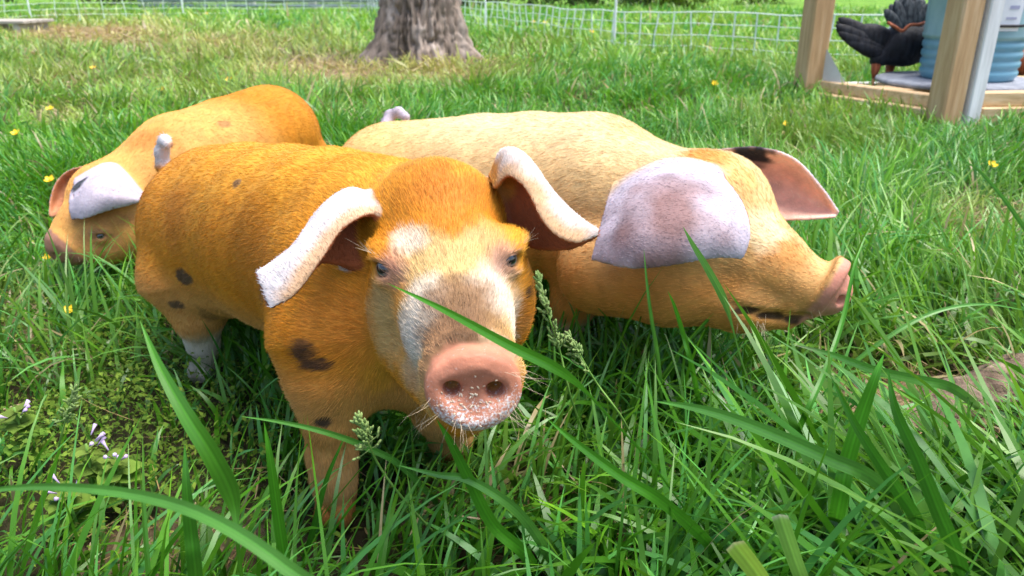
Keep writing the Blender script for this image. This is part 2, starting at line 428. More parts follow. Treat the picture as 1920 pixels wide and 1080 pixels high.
def build_pig(spec, label):
    s = Sdf(); spec['shape'](s)
    ears = []
    for e in spec['ears']:
        V, bv = ear_sheet(*e['curves']); ears.append((V, bv, e)); 
    eyes = []
    for (u, v, r) in spec['eyes']:
        p, n = s.trace(u, v); eyes.append((p, n, r))
    for V, bv, e in ears: s.sheet(bv, V, e.get('th', .0034), .016)
    fw = unit(spec['snout'][1])
    for p, n, r in eyes:
        look = unit(n * .9 + fw * .15)
        F = np.stack([look, unit(np.cross((0, 0, 1), look)), np.cross(look, unit(np.cross((0, 0, 1), look)))], 1)
        s.ell(p - n * r * .55 , (r * 1.5, r * 1.9, r * 1.7), F, .02)
        s.ell(p + n * r * .5 + F[:, 2] * r * .95, (r * .9, r * 1.25, r * .42), F, .012)     # upper lid fold
        s.ell(p + n * r * .25 - F[:, 2] * r * 1.0, (r * .9, r * 1.1, r * .38), F, .012)
        s.ell(p + n * r * .75, (r * 1.2, r * .98, r * .70), F, .004, True)
    spec['carve'](s)
    V, Q = s.mesh(spec['vox'], *spec['box'])
    N = normals(V, Q)
    colf = paint_fn(s, spec, ears)
    C, Mk = colf(V, N)
    root = empty('pig', (0, 0, 0), label, 'pig', 'ginger pigs standing in the grass')
    base = np.array([*(spec['base'][:2]), 0]) * K; root.location = base
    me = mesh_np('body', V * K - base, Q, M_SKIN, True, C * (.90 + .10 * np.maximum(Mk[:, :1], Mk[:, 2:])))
    a = me.attributes.new('Mask', 'FLOAT_COLOR', 'POINT'); c4 = np.ones((len(V), 4), np.float32); c4[:, :3] = Mk; a.data.foreach_set('color', c4.ravel())
    add('body', me, root)
    for p, n, r in eyes:
        eb = MB().ball((0, 0, 0), 1.0, seg=28, rings=20).obj('eye', M_EYE, root, True)
        look = Vector(unit(n * .75 + np.array([0, -1, .25]) * .4)) if spec.get('look') else Vector(n)
        eb.rotation_euler = look.to_track_quat('Z', 'Y').to_euler(); eb.location = (p + n * r * .02) * K - base
        eb.scale = (r * K * 1.12,) * 3
    # bristles
    if spec['hairs']:
        n = spec['hairs']
        ar = np.linalg.norm(np.cross(V[Q[:, 2]] - V[Q[:, 0]], V[Q[:, 3]] - V[Q[:, 1]]), axis=1)
        ctr = V[Q].mean(1); wgt = ar * spec['hair_w'](ctr)
        pick = rng.choice(len(Q), n, p=wgt / wgt.sum())
        f = rng.random((n, 2)); q = V[Q[pick]]
        P = (q[:, 0] * (1 - f[:, :1]) + q[:, 1] * f[:, :1]) * (1 - f[:, 1:]) + (q[:, 3] * (1 - f[:, :1]) + q[:, 2] * f[:, :1]) * f[:, 1:]
        Nn = unit(N[Q[pick]].mean(1)); Cc, Mm = colf(P, Nn)
        keep = Mm[:, 0] < .35
        for ep, en, er in eyes: keep &= np.linalg.norm((P - ep - en * er * .2) / er, axis=1) > 1.45
        P, Nn, Cc, Mm = P[keep], Nn[keep], Cc[keep], Mm[keep]; n = len(P)
        sn = spec['snout'][0]; hd = P - sn; wt = sstep(.34, .52, np.linalg.norm(hd, axis=1))[:, None]
        flow = unit(hd) * (1 - wt) + (spec['back'] * .9 + np.array([0, 0, -.45])) * wt
        leg = sstep(.22, .12, P[:, 2])[:, None]; flow = flow * (1 - leg) + np.array([0, 0, -1]) * leg
        for cen, rad, dr in spec.get('flows', []):
            ww = np.exp(-(((P - cen) ** 2).sum(1) / rad ** 2))[:, None]; flow = flow * (1 - ww) + np.asarray(dr) * ww
        flow = flow - (flow * Nn).sum(1, keepdims=True) * Nn; flow = unit(flow)
        face = np.exp(-(np.linalg.norm(hd, axis=1) / .16) ** 2)
        Ln = (.0085 + .0065 * rng.random(n)) * (1 - .45 * face) * (1 - .58 * Mm[:, 2]) * K * spec.get('hl', 1)
        jit = .98 + (rng.random((n, 1)) - .42) * (.42 + .55 * np.exp(-(np.linalg.norm(hd, axis=1) / .22) ** 2))[:, None]
        hcx = np.clip(Cc * jit + Cc * np.array([.10, .16, .2]) * rng.random((n, 1)), 0, .88)
        make_hair('bristles', P * K - base, Nn, flow, Ln, np.full(n, .00019 * spec.get('hr', 1.1)), hcx, root, 4, .15, .11)
    # flakes of meal stuck to the wet snout
    if spec.get('crumbs'):
        uv = np.array([spec['crumbs'][0]]) + rng.normal(size=(spec['crumbs'][3], 2)) * np.array([spec['crumbs'][1:3]])
        mb = MB()
        for p, n, ok in zip(*s.trace_many(uv)):
            if ok and np.linalg.norm(p - spec['snout'][0]) < .055:
                l = rng.uniform(.0004, .0011); mb.ball(p * K - base + n * .0003, (l * rng.uniform(.8, 1.7), l * .55, l * .4), frame(unit(np.cross(n, rng.normal(size=3))), n), 6, 4)
        if mb.n: mb.obj('meal_flakes', M_MEAL, root, True)['kind'] = 'stuff'
    # long lashes and chin whiskers
    wp, wn, wd, wl = [], [], [], []
    for p, n, r in eyes:
        for i in range(9):
            a = rng.uniform(-1, 1); side = unit(np.cross((0, 0, 1), n))
            wp.append(p + n * r * .9 + np.array([0, 0, r * 1.15]) + side * r * 1.5 * a); wn.append(n)
            wd.append(unit(n * .6 + side * a * .9 + np.array([0, 0, .55]))); wl.append(rng.uniform(.014, .034))
    uvs, lens, dxs = [], [], []
    for (u, v, cnt, ln, dx) in spec.get('whiskers', []):
        for i in range(cnt): uvs.append((u + rng.normal() * 16, v + rng.normal() * 12)); lens.append(ln); dxs.append(dx)
    if uvs:
        for p, n, ok, ln, dx in zip(*s.trace_many(uvs), lens, dxs):
            if ok: wp.append(p); wn.append(n); wd.append(unit(n + np.array([dx, 0, -.55]) + rng.normal(size=3) * .3)); wl.append(ln * rng.uniform(.6, 1.3))
    if wp:
        n = len(wp); make_hair('whiskers', np.array(wp) * K - base, np.array(wn), np.array(wd), np.array(wl) * K, np.full(n, .00010), np.tile((.72, .58, .40), (n, 1)), root, 6, .7, .05)
    return root, s

def paint_fn(s, spec, ears):
    blobs = []
    for (u, v, ru, rv, col, st), p, n, ok in zip(spec['paint'], *s.trace_many([q[:2] for q in spec['paint']])):
        if not ok: continue
        dpt = (p[1]) * CP - (p[2] - .75) * SP
        blobs.append((p, ru * dpt / FPX, rv * dpt / FPX, np.asarray(col, float), st, ru > 22 and np.max(col) > .1))
    right = np.array([1, 0, 0]); upv = np.array([0, SP, CP]); fwv = np.array([0, CP, -SP])
    def fn(P, N):
        C = spec['base_col'](P, N)
        Mk = np.zeros((len(P), 3))
        wob = np.stack([vnoise(P, 45, 3), vnoise(P, 45, 5), vnoise(P, 45, 9)], 1) - .5
        wob2 = np.stack([vnoise(P, 160, 13), vnoise(P, 160, 15), vnoise(P, 160, 19)], 1) - .5
        for p, ru, rv, col, st, soft in blobs:
            rm = min(ru, rv)
            q = P - p + wob * rm * .9 + wob2 * rm * .35
            d = (q @ right / ru) ** 2 + (q @ upv / rv) ** 2 + (q @ fwv / (max(ru, rv) * 1.5)) ** 2
            wgt = (st * (sstep(2.3, .05, d) if soft else sstep(1.5, .5, d)))[:, None]
            C = C * (1 - wgt) + col * wgt
        for V, bv, e in ears:
            m = ((P > V.min(0) - .012) & (P < V.max(0) + .012)).all(1)
            idx = []; near = []; nor = []; dst = []
            for i in np.nonzero(m)[0]:
                r = bv.find_nearest(P[i], .0125)
                if r[0] is not None: idx.append(i); near.append(r[0][:]); nor.append(r[1][:]); dst.append(r[3])
            if not idx: continue
            idx = np.array(idx); p = P[idx]; dst = np.array(dst); side = ((p - np.array(near)) * np.array(nor)).sum(1) * e['sign']
            t = sstep(.0125, .0085, dst) * e['rootw'](p); nz = vnoise(p, 60, 21); nz2 = vnoise(p, 25, 22)
            c = np.where((side > .0016)[:, None], np.asarray(e['out'])[None], np.asarray(e['in'])[None]) * (.80 + .26 * nz + .16 * nz2)[:, None]
            if 'mid' in e:
                mp, mr_, mc, ms = e['mid']; d = np.linalg.norm(p - mp, axis=1) / mr_ + (nz2 - .5) * .6
                k = ((1 - sstep(.35, 1.0, d)) * ms * (side > 0))[:, None]; c = c + (np.asarray(mc) - c) * k
            if 'edge' in e:
                ep, ew, ec, es = e['edge']; d = np.sqrt(((p[:, None] - ep[None]) ** 2).sum(-1)).min(1) / ew + (nz - .5) * .5
                c = c + (np.asarray(ec) - c) * (es * (1 - sstep(.25, 1.15, d)) * (side > .0016))[:, None]
            for (bp_, br_, bc_) in e.get('spots', []):
                d = np.linalg.norm(p - bp_, axis=1) / br_ + (nz - .5) * .5
                c = c + (np.asarray(bc_) - c) * (1 - sstep(.55, 1.15, d))[:, None]
            C[idx] = C[idx] * (1 - t)[:, None] + c * t[:, None]
            Mk[idx, 2] = np.maximum(Mk[idx, 2], t)
        # snout disc
        sp, sn, sa, sb = spec['snout']
        q = P - sp; along = q @ sn; rad = np.linalg.norm(q - along[:, None] * sn, axis=1)
        k = sstep(-.022, -.014, along + .006 * (vnoise(P, 90, 31) - .5)) * sstep(sa * 1.9, sa * 1.4, rad)
        pink = np.array(spec['snout_col'])[None] * (.8 + .4 * vnoise(P, 55, 8)[:, None])
        C = C * (1 - k[:, None]) + pink * k[:, None]
        Mk[:, 0] = k; 
        low = sstep(.012, -.035, q[:, 2] + .02 * (vnoise(P, 30, 44) - .5))
        Mk[:, 1] = k * (.20 + .55 * low) * spec.get('dust', 1)
        return np.clip(C, .01, .9), Mk
    return fn

OR = np.array([.56, .195, .010]); GOLD = np.array([.70, .345, .035]); CREAM = np.array([.58, .395, .165]); WHITE = np.array([.62, .54, .44])
DKOR = np.array([.36, .10, .010]); BLACK = np.array([.018, .016, .018]); BROWN = np.array([.20, .105, .05]); PINK = np.array([.62, .33, .25])
LAV = np.array([.47, .41, .465]); EARIN = np.array([.30, .085, .03])

def feet(s, pts, k=.025):
    """a leg chain that ends in a cloven hoof"""
    s.chain(pts, k)
    p, r = pts[-1]; q = pts[-2][0]
    f = np.array([.0, -1, 0])
    for sx in (-1, 1):
        c = np.array([p[0] + sx * r * .5, p[1] - r * .5, .018]); s.ell(c, (r * .52, r * 1.0, .022), None, .006)

def v3(*a): return np.array(a, float)
# ---------------------------------------------------------------- front pig
def shape1(s):
    zs = 1.08
    S, M, R = v3(-.185, 1.08, .365), v3(-.385, 1.28, .335), v3(-.575, 1.48, .305)
    s.chain([(S, .142), (v3(-.285, 1.18, .352), .150), (M, .152), (v3(-.485, 1.38, .321), .150), (R, .144)], .010, zs=zs)
    ax = frame(S - R)
    s.ell(R + v3(-.01, .01, -.0), (.132, .130, .134), ax, .03)
    # hams
    s.ell(Wp(355, 480, 1.48), (.11, .066, .125), ax, .07)
    feet(s, [(Wp(345, 520, 1.48), .085), (Wp(372, 590, 1.50), .045), (Wp(380, 640, 1.54), .028), (Wp(382, 700, 1.585), .024)])
    lh = v3(.145, .145, 0)
    feet(s, [(Wp(345, 500, 1.50) + lh, .085), (Wp(372, 590, 1.52) + lh, .045), (Wp(378, 640, 1.54) + lh, .028), (v3(-.52, 1.58, .03), .024)])
    # shoulder and fore legs
    s.ell(Wp(600, 585, 1.10), (.10, .062, .125), ax, .05)
    feet(s, [(Wp(608, 640, 1.085), .078), (Wp(615, 705, 1.085), .056), (Wp(620, 780, 1.10), .036), (Wp(622, 850, 1.13), .030), (Wp(626, 900, 1.145), .027), (Wp(630, 935, 1.16), .028)], .03)
    feet(s, [(Wp(800, 680, 1.16), .075), (Wp(830, 760, 1.21), .045), (Wp(845, 820, 1.27), .03), (Wp(850, 845, 1.31), .028)], .03)
    # chest and neck
    s.ell(Wp(720, 620, 1.12), (.09, .10, .10), ax, .06)
    s.cone(S + v3(.0, .0, .02), Wp(800, 445, 1.075), .122, .080, .045)
    s.cone(S + v3(.0, .0, -.02), Wp(770, 560, 1.09), .118, .070, .04)
    # skull, face, muzzle
    s.ell(Wp(815, 410, 1.035), (.086, .085, .080), None, .03)
    s.cone(Wp(822, 440, 1.02), Wp(842, 530, .965), .090, .081, .022)
    s.cone(Wp(842, 535, .965), Wp(884, 695, .825), .081, .0475, .022)
    s.cone(Wp(884, 695, .825), Wp(888, 725, .785), .0475, .044, .02)
    s.ell(Wp(762, 575, .985), (.050, .05, .082), None, .016)     # cheeks
    s.ell(Wp(935, 560, .985), (.046, .05, .080), None, .016)
    s.cone(Wp(800, 645, 1.0), Wp(868, 762, .835), .060, .033, .018)   # lower jaw
    s.ell(Wp(732, 462, .935), (.028, .028, .013), None, .022)       # brows
    s.ell(Wp(948, 446, .935), (.028, .028, .013), None, .022)
    s.ell(Wp(850, 600, .89), (.05, .05, .05), None, .03)
    # snout disc
    sp, sn = SN1; F = snF(sn, -.07)
    s.disc(sp - sn * .012, F, .0490, .0400, .016, .0055, .008)
    for off, rr, br in ((.029, .0435, .0060), (.041, .0445, .0050)):       # wrinkles behind the disc
        an = np.linspace(-.2, math.pi + .2, 11); c0 = sp - sn * off + F[:, 2] * .004
        s.chain([(c0 + F[:, 1] * math.cos(a) * rr * 1.08 + F[:, 2] * math.sin(a) * rr * .93, br) for a in an], .008)
    # tail
    s.chain([(Wp(330, 335, 1.57), .022), (Wp(306, 312, 1.58), .014), (Wp(303, 285, 1.57), .0135), (Wp(309, 264, 1.56), .012), (Wp(314, 270, 1.545), .010)], .006)
def snF(n, tilt=0):
    sd_ = unit(np.cross((0, 0, 1), n)); u = np.cross(n, sd_)
    c, t = math.cos(tilt), math.sin(tilt)
    return np.stack([n, c * sd_ + t * u, -t * sd_ + c * u], 1)
SN1 = (Wp(888, 732, .765), unit(v3(.10, -.97, .10)))
def carve1(s):
    sp, sn = SN1; F = snF(sn, -.07)
    for sx in (-1, 1):
        c = sp + F[:, 1] * sx * .0215 + F[:, 2] * .001
        R = snF(sn, sx * .5)
        s.ell(c + sn * .012, (.018, .0125, .0105), R, .008, True)
        s.ell(c - sn * .004, (.028, .0092, .0082), R, .004, True)
    s.ell(sp + sn * .028, (.027, .040, .034), F, .008, True)
    s.chain([(Wp(845, 770, .80), .004), (Wp(885, 785, .785), .004), (Wp(930, 770, .80), .004)], .004, True)
def base1(P, N):
    n1 = vnoise(P, 14, 1)[:, None]; n2 = vnoise(P, 50, 2)[:, None]
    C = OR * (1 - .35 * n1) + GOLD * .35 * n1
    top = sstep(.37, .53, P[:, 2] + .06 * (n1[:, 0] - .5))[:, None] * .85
    C = C * (1 - top) + GOLD * 1.02 * top  # yellower upper back, with its highlights painted into the coat
    bel = (sstep(.30, .20, P[:, 2]) * .6)[:, None]; C = C * (1 - bel) + np.array([.66, .36, .14]) * bel
    leg = (sstep(.16, .08, P[:, 2]) * .5)[:, None]; C = C * (1 - leg) + np.array([.66, .40, .18]) * leg
    hoof = sstep(.05, .03, P[:, 2])[:, None]; C = C * (1 - hoof) + np.array([.42, .18, .05]) * hoof
    # back of the rump redder, hind leg pale
    rump = sstep(1.50, 1.66, P[:, 1] - .35 * (P[:, 0] + .6))[:, None] * .6; C = C * (1 - rump) + np.array([.52, .17, .02]) * rump
    sock = (sstep(.14, .10, P[:, 2]) * sstep(1.3, 1.36, P[:, 1]))[:, None]; C = C * (1 - sock) + WHITE * sock
    tail = (sstep(-.680, -.690, P[:, 0]) * sstep(.40, .42, P[:, 2]))[:, None]; C = C * (1 - tail) + np.array([.6, .57, .57]) * tail
    return C * (.94 + .12 * n2)
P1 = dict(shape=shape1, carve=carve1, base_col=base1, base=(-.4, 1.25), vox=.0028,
    box=((-.80, .60, -.01), (.16, 1.76, .62)), snout=(SN1[0], SN1[1], .0485, .0405), snout_col=(.52, .21, .125), dust=.9,
    back=unit(v3(-.42, .43, 0)), hairs=130000, look=True, crumbs=((885, 750), 34, 20, 55),
    hair_w=lambda c: np.where(c[:, 1] < 1.12, 2.4, 1.0) * np.where(c[:, 2] < .1, .4, 1),
    eyes=[(729, 503, .0132), (948, 486, .0122)],
    whiskers=[(800, 770, 16, .030, -.3), (955, 770, 22, .032, .6), (860, 800, 10, .020, 0), (975, 700, 12, .030, .8)],
    paint=[
        (800, 400, 130, 90, OR * .92, .8), (795, 310, 60, 30, DKOR, .45), (850, 360, 80, 45, np.array([.54, .18, .02]), .7), (845, 610, 165, 150, CREAM, .8),
        (845, 500, 75, 70, CREAM, .9), (790, 480, 40, 55, CREAM, .7), (910, 460, 40, 50, CREAM, .8),
        (765, 450, 35, 26, WHITE, .8), (790, 560, 45, 45, WHITE, .75), (935, 545, 45, 55, WHITE, .9), (720, 620, 40, 60, CREAM, .7), (795, 600, 34, 55, WHITE, .7),
        (768, 640, 26, 50, WHITE, .9), (965, 610, 26, 55, WHITE, .8), (715, 560, 32, 40, CREAM, .6),
        (865, 565, 66, 52, BROWN * 1.15, .9), (862, 622, 96, 48, BROWN * .85, .95), (805, 655, 44, 55, BROWN * 1.6, .85), (940, 640, 28, 36, np.array([.5, .34, .2]), .7), (868, 640, 40, 22, BROWN * .6, .6),
        (985, 620, 18, 70, OR * 1.05, .8), (700, 680, 30, 60, GOLD, .6), (775, 700, 24, 36, np.array([.5, .33, .2]), .6),
        (729, 503, 34, 30, PINK * .8, .75), (948, 486, 30, 30, PINK * .85, .75), (745, 520, 14, 12, BROWN, .5), (955, 505, 14, 10, BROWN, .5),
        (990, 548, 6, 12, BLACK, .8),
        (574, 658, 26, 20, BLACK, .98), (598, 682, 30, 12, BLACK, .95), (606, 790, 17, 9, BLACK * 1.5, .9), (345, 520, 24, 15, BLACK * 2.2, .85), (332, 572, 18, 9, BLACK * 2.5, .8),
        (443, 345, 10, 11, BLACK * 3, .7), (490, 555, 9, 20, BROWN * .8, .7), (437, 605, 16, 16, BROWN, .6), (390, 590, 18, 24, BROWN, .5),
        (330, 410, 40, 70, np.array([.42, .15, .018]), .5), (470, 470, 60, 90, np.array([.46, .17, .02]), .45), (640, 600, 80, 70, np.array([.58, .21, .03]), .6), (560, 330, 90, 30, GOLD * 1.05, .5),
    ],
    ears=[
        dict(curves=([(725, 440, 1.02), (690, 490, 1.01), (640, 494, .99), (600, 492, .97), (560, 535, .945), (506, 572, .91)],
                     [(715, 392, 1.03), (660, 362, 1.0), (605, 392, .965), (555, 458, .935), (520, 488, .915), (484, 512, .90)],
                     [(724, 405, .975), (690, 400, .955), (640, 428, .935), (602, 482, .92), (552, 548, .905), (508, 574, .90)]),
             sign=1, rootw=lambda p: 1.0, out=np.array([.56, .51, .51]), **{'in': EARIN}),
        dict(curves=([(945, 415, 1.02), (975, 448, 1.01), (1003, 463, .995), (1035, 466, .975), (1075, 462, .95), (1117, 442, .93)],
                     [(925, 330, 1.03), (945, 292, 1.0), (985, 300, .975), (1038, 365, .95), (1085, 410, .93), (1119, 432, .92)],
                     [(930, 350, .975), (955, 328, .955), (988, 352, .935), (1025, 420, .92), (1072, 452, .91), (1117, 440, .918)]),
             sign=-1, rootw=lambda p: 1.0, out=np.array([.55, .46, .41]), **{'in': EARIN}),
    ])

# ---------------------------------------------------------------- pale pig on the right
SN2 = (Wp(1560, 546, 1.25), unit(v3(.84, -.34, -.42)))
def shape2(s):
    S, M, R = v3(.15, 1.53, .345), v3(-.06, 1.62, .325), v3(-.265, 1.72, .305)
    s.chain([(S, .155), (v3(.045, 1.575, .336), .160), (M, .160), (R, .149)], .010, zs=1.08)
    ax = frame(S - R)
    s.ell(R, (.145, .135, .145), ax, .03)
    s.ell(v3(.16, 1.45, .30), (.10, .07, .13), ax, .05)
    feet(s, [(v3(.14, 1.45, .25), .075), (v3(.125, 1.44, .15), .042), (v3(.115, 1.44, .08), .03), (v3(.11, 1.44, .03), .027)])
    feet(s, [(v3(.24, 1.60, .25), .075), (v3(.21, 1.58, .15), .04), (v3(.195, 1.57, .08), .028), (v3(.19, 1.57, .03), .026)])
    for y in (1.63, 1.85): feet(s, [(v3(-.28, y, .25), .09), (v3(-.29, y + .01, .15), .045), (v3(-.33, y + .02, .09), .028), (v3(-.31, y, .03), .026)])
    s.cone(S + v3(.03, -.02, .01), Wp(1310, 420, 1.37), .142, .115, .05)
    s.ell(Wp(1335, 385, 1.37), (.10, .105, .095), None, .03)
    s.cone(Wp(1330, 420, 1.36), Wp(1422, 494, 1.315), .106, .073, .03)
    s.cone(Wp(1422, 494, 1.315), Wp(1500, 535, 1.28), .073, .048, .03)
    s.cone(Wp(1500, 535, 1.28), Wp(1546, 543, 1.262), .048, .043, .02)
    s.ell(Wp(1260, 480, 1.35), (.10, .075, .095), None, .05)
    s.chain([(Wp(1130, 505, 1.42), .085), (Wp(1250, 535, 1.36), .066), (Wp(1395, 565, 1.31), .048), (Wp(1470, 588, 1.285), .026)], .03)
    s.ell(Wp(1455, 500, 1.29), (.045, .04, .04), None, .03)
    sp, sn = SN2; F = snF(sn, 0.0)
    s.disc(sp - sn * .012, F, .044, .056, .012, .005, .008)
    s.chain([(Wp(722, 240, 1.86), .016), (Wp(732, 216, 1.87), .013), (Wp(748, 210, 1.86), .012), (Wp(762, 220, 1.85), .010)], .006)
def carve2(s):
    sp, sn = SN2; F = snF(sn, 0.0)
    for sx in (-1, 1):
        c = sp + F[:, 1] * sx * .0195
        s.ell(c + sn * .010, (.014, .0065, .009), F, .006, True)
    P, N, ok = s.trace_many([(1360, 562), (1380, 574), (1402, 583), (1430, 590), (1460, 595), (1490, 598), (1512, 594)])
    s.chain([(p + n * .002, r) for p, n, r in zip(P, N, (.004, .006, .0085, .0095, .0105, .011, .009))], .006, True)
def base2(P, N):
    n1 = vnoise(P, 12, 6)[:, None]; n2 = vnoise(P, 55, 7)[:, None]
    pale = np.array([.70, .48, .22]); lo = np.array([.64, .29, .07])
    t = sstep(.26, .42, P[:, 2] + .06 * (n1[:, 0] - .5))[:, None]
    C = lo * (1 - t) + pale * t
    top = sstep(.42, .50, P[:, 2])[:, None] * .6; C = C * (1 - top) + np.array([.78, .61, .37]) * top  # cream-white highlights on the back, painted into the coat colour
    rump = sstep(-.1, -.35, P[:, 0])[:, None] * .6; C = C * (1 - rump) + np.array([.76, .46, .14]) * rump
    leg = sstep(.14, .09, P[:, 2])[:, None]; C = C * (1 - leg) + WHITE * .8 * leg
    tail = (sstep(-.23, -.25, P[:, 0]) * sstep(.43, .445, P[:, 2]) * sstep(1.80, 1.83, P[:, 1]))[:, None]; C = C * (1 - tail) + LAV * tail
    return C * (.94 + .12 * n2)
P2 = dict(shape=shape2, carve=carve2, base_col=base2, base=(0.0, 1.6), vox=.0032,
    box=((-.50, 1.00, -.01), (.62, 1.99, .60)), snout=(SN2[0], SN2[1], .055, .055), snout_col=(.52, .22, .15), dust=.3,
    back=unit(v3(-.43, .19, 0)), hairs=80000, hair_w=lambda c: np.where((c[:, 0] > .0) , 1.8, 1.0) * np.where(c[:, 2] < .15, .3, 1), hl=.9,
    eyes=[], whiskers=[(1420, 608, 30, .035, 0), (1530, 600, 14, .03, .3)],
    paint=[(1330, 290, 45, 25, np.array([.66, .26, .03]), .85), (1390, 330, 34, 40, np.array([.76, .42, .12]), .7), (1480, 480, 45, 30, np.array([.62, .26, .06]), .75),
           (1430, 430, 40, 40, np.array([.82, .64, .40]), .7), (1420, 560, 60, 26, np.array([.66, .35, .13]), .5), (1190, 240, 60, 30, CREAM * 1.03, .6),
           (1400, 582, 26, 7, BROWN * .22, .95), (1445, 593, 26, 8, BROWN * .22, .95), (1490, 598, 22, 9, BROWN * .22, .95), (1520, 585, 26, 16, BROWN * 1.2, .5)],
    ears=[
        dict(curves=([(1150, 345, 1.30), (1190, 322, 1.29), (1245, 300, 1.285), (1300, 300, 1.285), (1338, 318, 1.28)],
                     [(1128, 425, 1.235), (1190, 405, 1.175), (1262, 395, 1.155), (1335, 392, 1.155), (1398, 402, 1.175)],
                     [(1112, 485, 1.225), (1180, 500, 1.165), (1255, 495, 1.145), (1335, 481, 1.145), (1390, 482, 1.155)]),
             sign=-1, rootw=lambda p: sstep(1.30, 1.255, p[:, 1] * CP - (p[:, 2] - .75) * SP), out=LAV, **{'in': PINK}),
        dict(curves=([(1385, 345, 1.41), (1420, 378, 1.40), (1448, 408, 1.39), (1505, 410, 1.37), (1563, 406, 1.36)],
                     [(1365, 310, 1.43), (1425, 335, 1.455), (1480, 352, 1.44), (1530, 378, 1.405), (1568, 401, 1.365)],
                     [(1345, 282, 1.41), (1420, 278, 1.385), (1487, 298, 1.365), (1537, 350, 1.355), (1570, 397, 1.36)]),
             sign=-1, rootw=lambda p: sstep(.345, .40, p[:, 0]), out=LAV, **{'in': np.array([.82, .50, .39])}),  # inner ear colour raised to look lit and glowing through
    ])
P2['ears'][0]['mid'] = (Wp(1262, 420, 1.18), .112, (.22, .115, .10), .9)
P2['ears'][0]['spots'] = [(Wp(1210, 470, 1.19), .012, (.22, .2, .19))]
P2['ears'][1]['spots'] = [(Wp(1402, 300, 1.40), .050, (.025, .025, .03))]

# ---------------------------------------------------------------- ginger pig grazing behind
SN3 = (Wp(113, 466, 1.875), unit(v3(-.62, -.55, -.56)))
def shape3(s):
    S, M, R = v3(-.90, 2.10, .28), v3(-.835, 2.27, .288), v3(-.765, 2.44, .30)
    s.chain([(S, .142), (M, .150), (R, .154)], .010, zs=1.05)
    ax = frame(S - R)
    s.ell(R + v3(0, .01, 0), (.14, .135, .14), ax, .03)
    for q, (x, y) in enumerate(((-.99, 2.04), (-.82, 2.02), (-.88, 2.50), (-.66, 2.46))):
        feet(s, [(v3(x * .98 - .01, y + .01, .22), .075), (v3(x, y, .13), .04), (v3(x, y, .07), .028), (v3(x, y, .03), .026)])
    s.cone(S + v3(-.02, -.02, .0), Wp(215, 375, 2.0), .125, .10, .05)
    s.ell(Wp(205, 372, 1.99), (.09, .09, .085), None, .03)
    s.cone(Wp(205, 385, 1.98), Wp(160, 432, 1.92), .092, .066, .03)
    s.cone(Wp(160, 432, 1.92), Wp(124, 458, 1.885), .066, .046, .03)
    s.ell(Wp(225, 425, 1.96), (.08, .07, .08), None, .05)
    s.chain([(Wp(250, 440, 1.98), .06), (Wp(195, 462, 1.93), .04), (Wp(145, 474, 1.89), .024)], .03)
    sp, sn = SN3; s.disc(sp - sn * .012, snF(sn, 0), .047, .042, .015, .01, .012)
def carve3(s):
    sp, sn = SN3; F = snF(sn, 0.0)
    for sx in (-1, 1): s.ell(sp + F[:, 1] * sx * .019 + sn * .012, (.020, .008, .010), F, .006, True)
def base3(P, N):
    n1 = vnoise(P, 13, 36)[:, None]; n2 = vnoise(P, 50, 37)[:, None]
    C = OR * .95 * (1 - n1 * .4) + GOLD * n1 * .4
    fr = sstep(2.32, 2.12, P[:, 1])[:, None] * .8; C = C * (1 - fr) + np.array([.72, .38, .11]) * fr
    rump = sstep(2.40, 2.5, P[:, 1])[:, None] * .7; C = C * (1 - rump) + np.array([.58, .19, .02]) * rump
    return C * (.94 + .12 * n2)
P3 = dict(shape=shape3, carve=carve3, base_col=base3, base=(-.85, 2.3), vox=.0042,
    box=((-1.27, 1.72, -.01), (-.56, 2.68, .56)), snout=(SN3[0], SN3[1], .047, .042), snout_col=(.36, .17, .11), dust=.3,
    back=unit(v3(.14, .34, 0)), hairs=36000, hair_w=lambda c: np.where(c[:, 2] < .15, .3, 1), hl=.9,
    eyes=[(188, 442, .009)], whiskers=[(170, 485, 14, .03, 0)],
    paint=[(270, 262, 40, 18, DKOR * 1.1, .4), (150, 305, 40, 14, np.array([.62, .24, .02]), .9), (180, 455, 40, 26, np.array([.52, .24, .1]), .6), (190, 440, 16, 12, BROWN, .7),
           (420, 233, 10, 8, BROWN, .6), (205, 410, 60, 12, np.array([.36, .16, .06]), .5)],
    ears=[
        dict(curves=([(153, 335, 1.935), (185, 318, 1.935), (210, 312, 1.935), (235, 330, 1.94), (268, 372, 1.945)],
                     [(133, 365, 1.85), (165, 350, 1.83), (200, 348, 1.83), (232, 358, 1.85), (266, 375, 1.90)],
                     [(135, 410, 1.835), (160, 408, 1.825), (195, 396, 1.83), (232, 386, 1.85), (265, 376, 1.895)]),
             sign=-1, rootw=lambda p: 1.0, out=LAV * 1.02, **{'in': EARIN}),
        dict(curves=([(175, 312, 2.0), (135, 318, 2.01), (108, 340, 2.01), (96, 372, 2.0), (93, 404, 1.985)],
                     [(165, 330, 2.0), (140, 340, 2.035), (122, 360, 2.035), (108, 385, 2.02), (97, 406, 1.985)],
                     [(160, 345, 1.97), (148, 362, 1.985), (135, 378, 1.99), (118, 395, 1.985), (100, 406, 1.98)]),
             sign=-1, rootw=lambda p: 1.0, out=LAV, **{'in': np.array([.46, .2, .1])}),
    ])
P3['ears'][0]['spots'] = [(Wp(147, 347, 1.86), .028, (.05, .05, .055))]
TAN = (.54, .31, .13)
def edge_pts(c): return catmull([Wp(*q) for q in c], 40)
for e_ in P1['ears']: e_['edge'] = (edge_pts(e_['curves'][2])[:34], .020, TAN, .8)
P1['ears'][0]['spots'] = [(Wp(716, 395, 1.0), .034, (.50, .22, .04))]; P1['ears'][1]['spots'] = [(Wp(930, 335, 1.0), .034, (.50, .22, .04))]


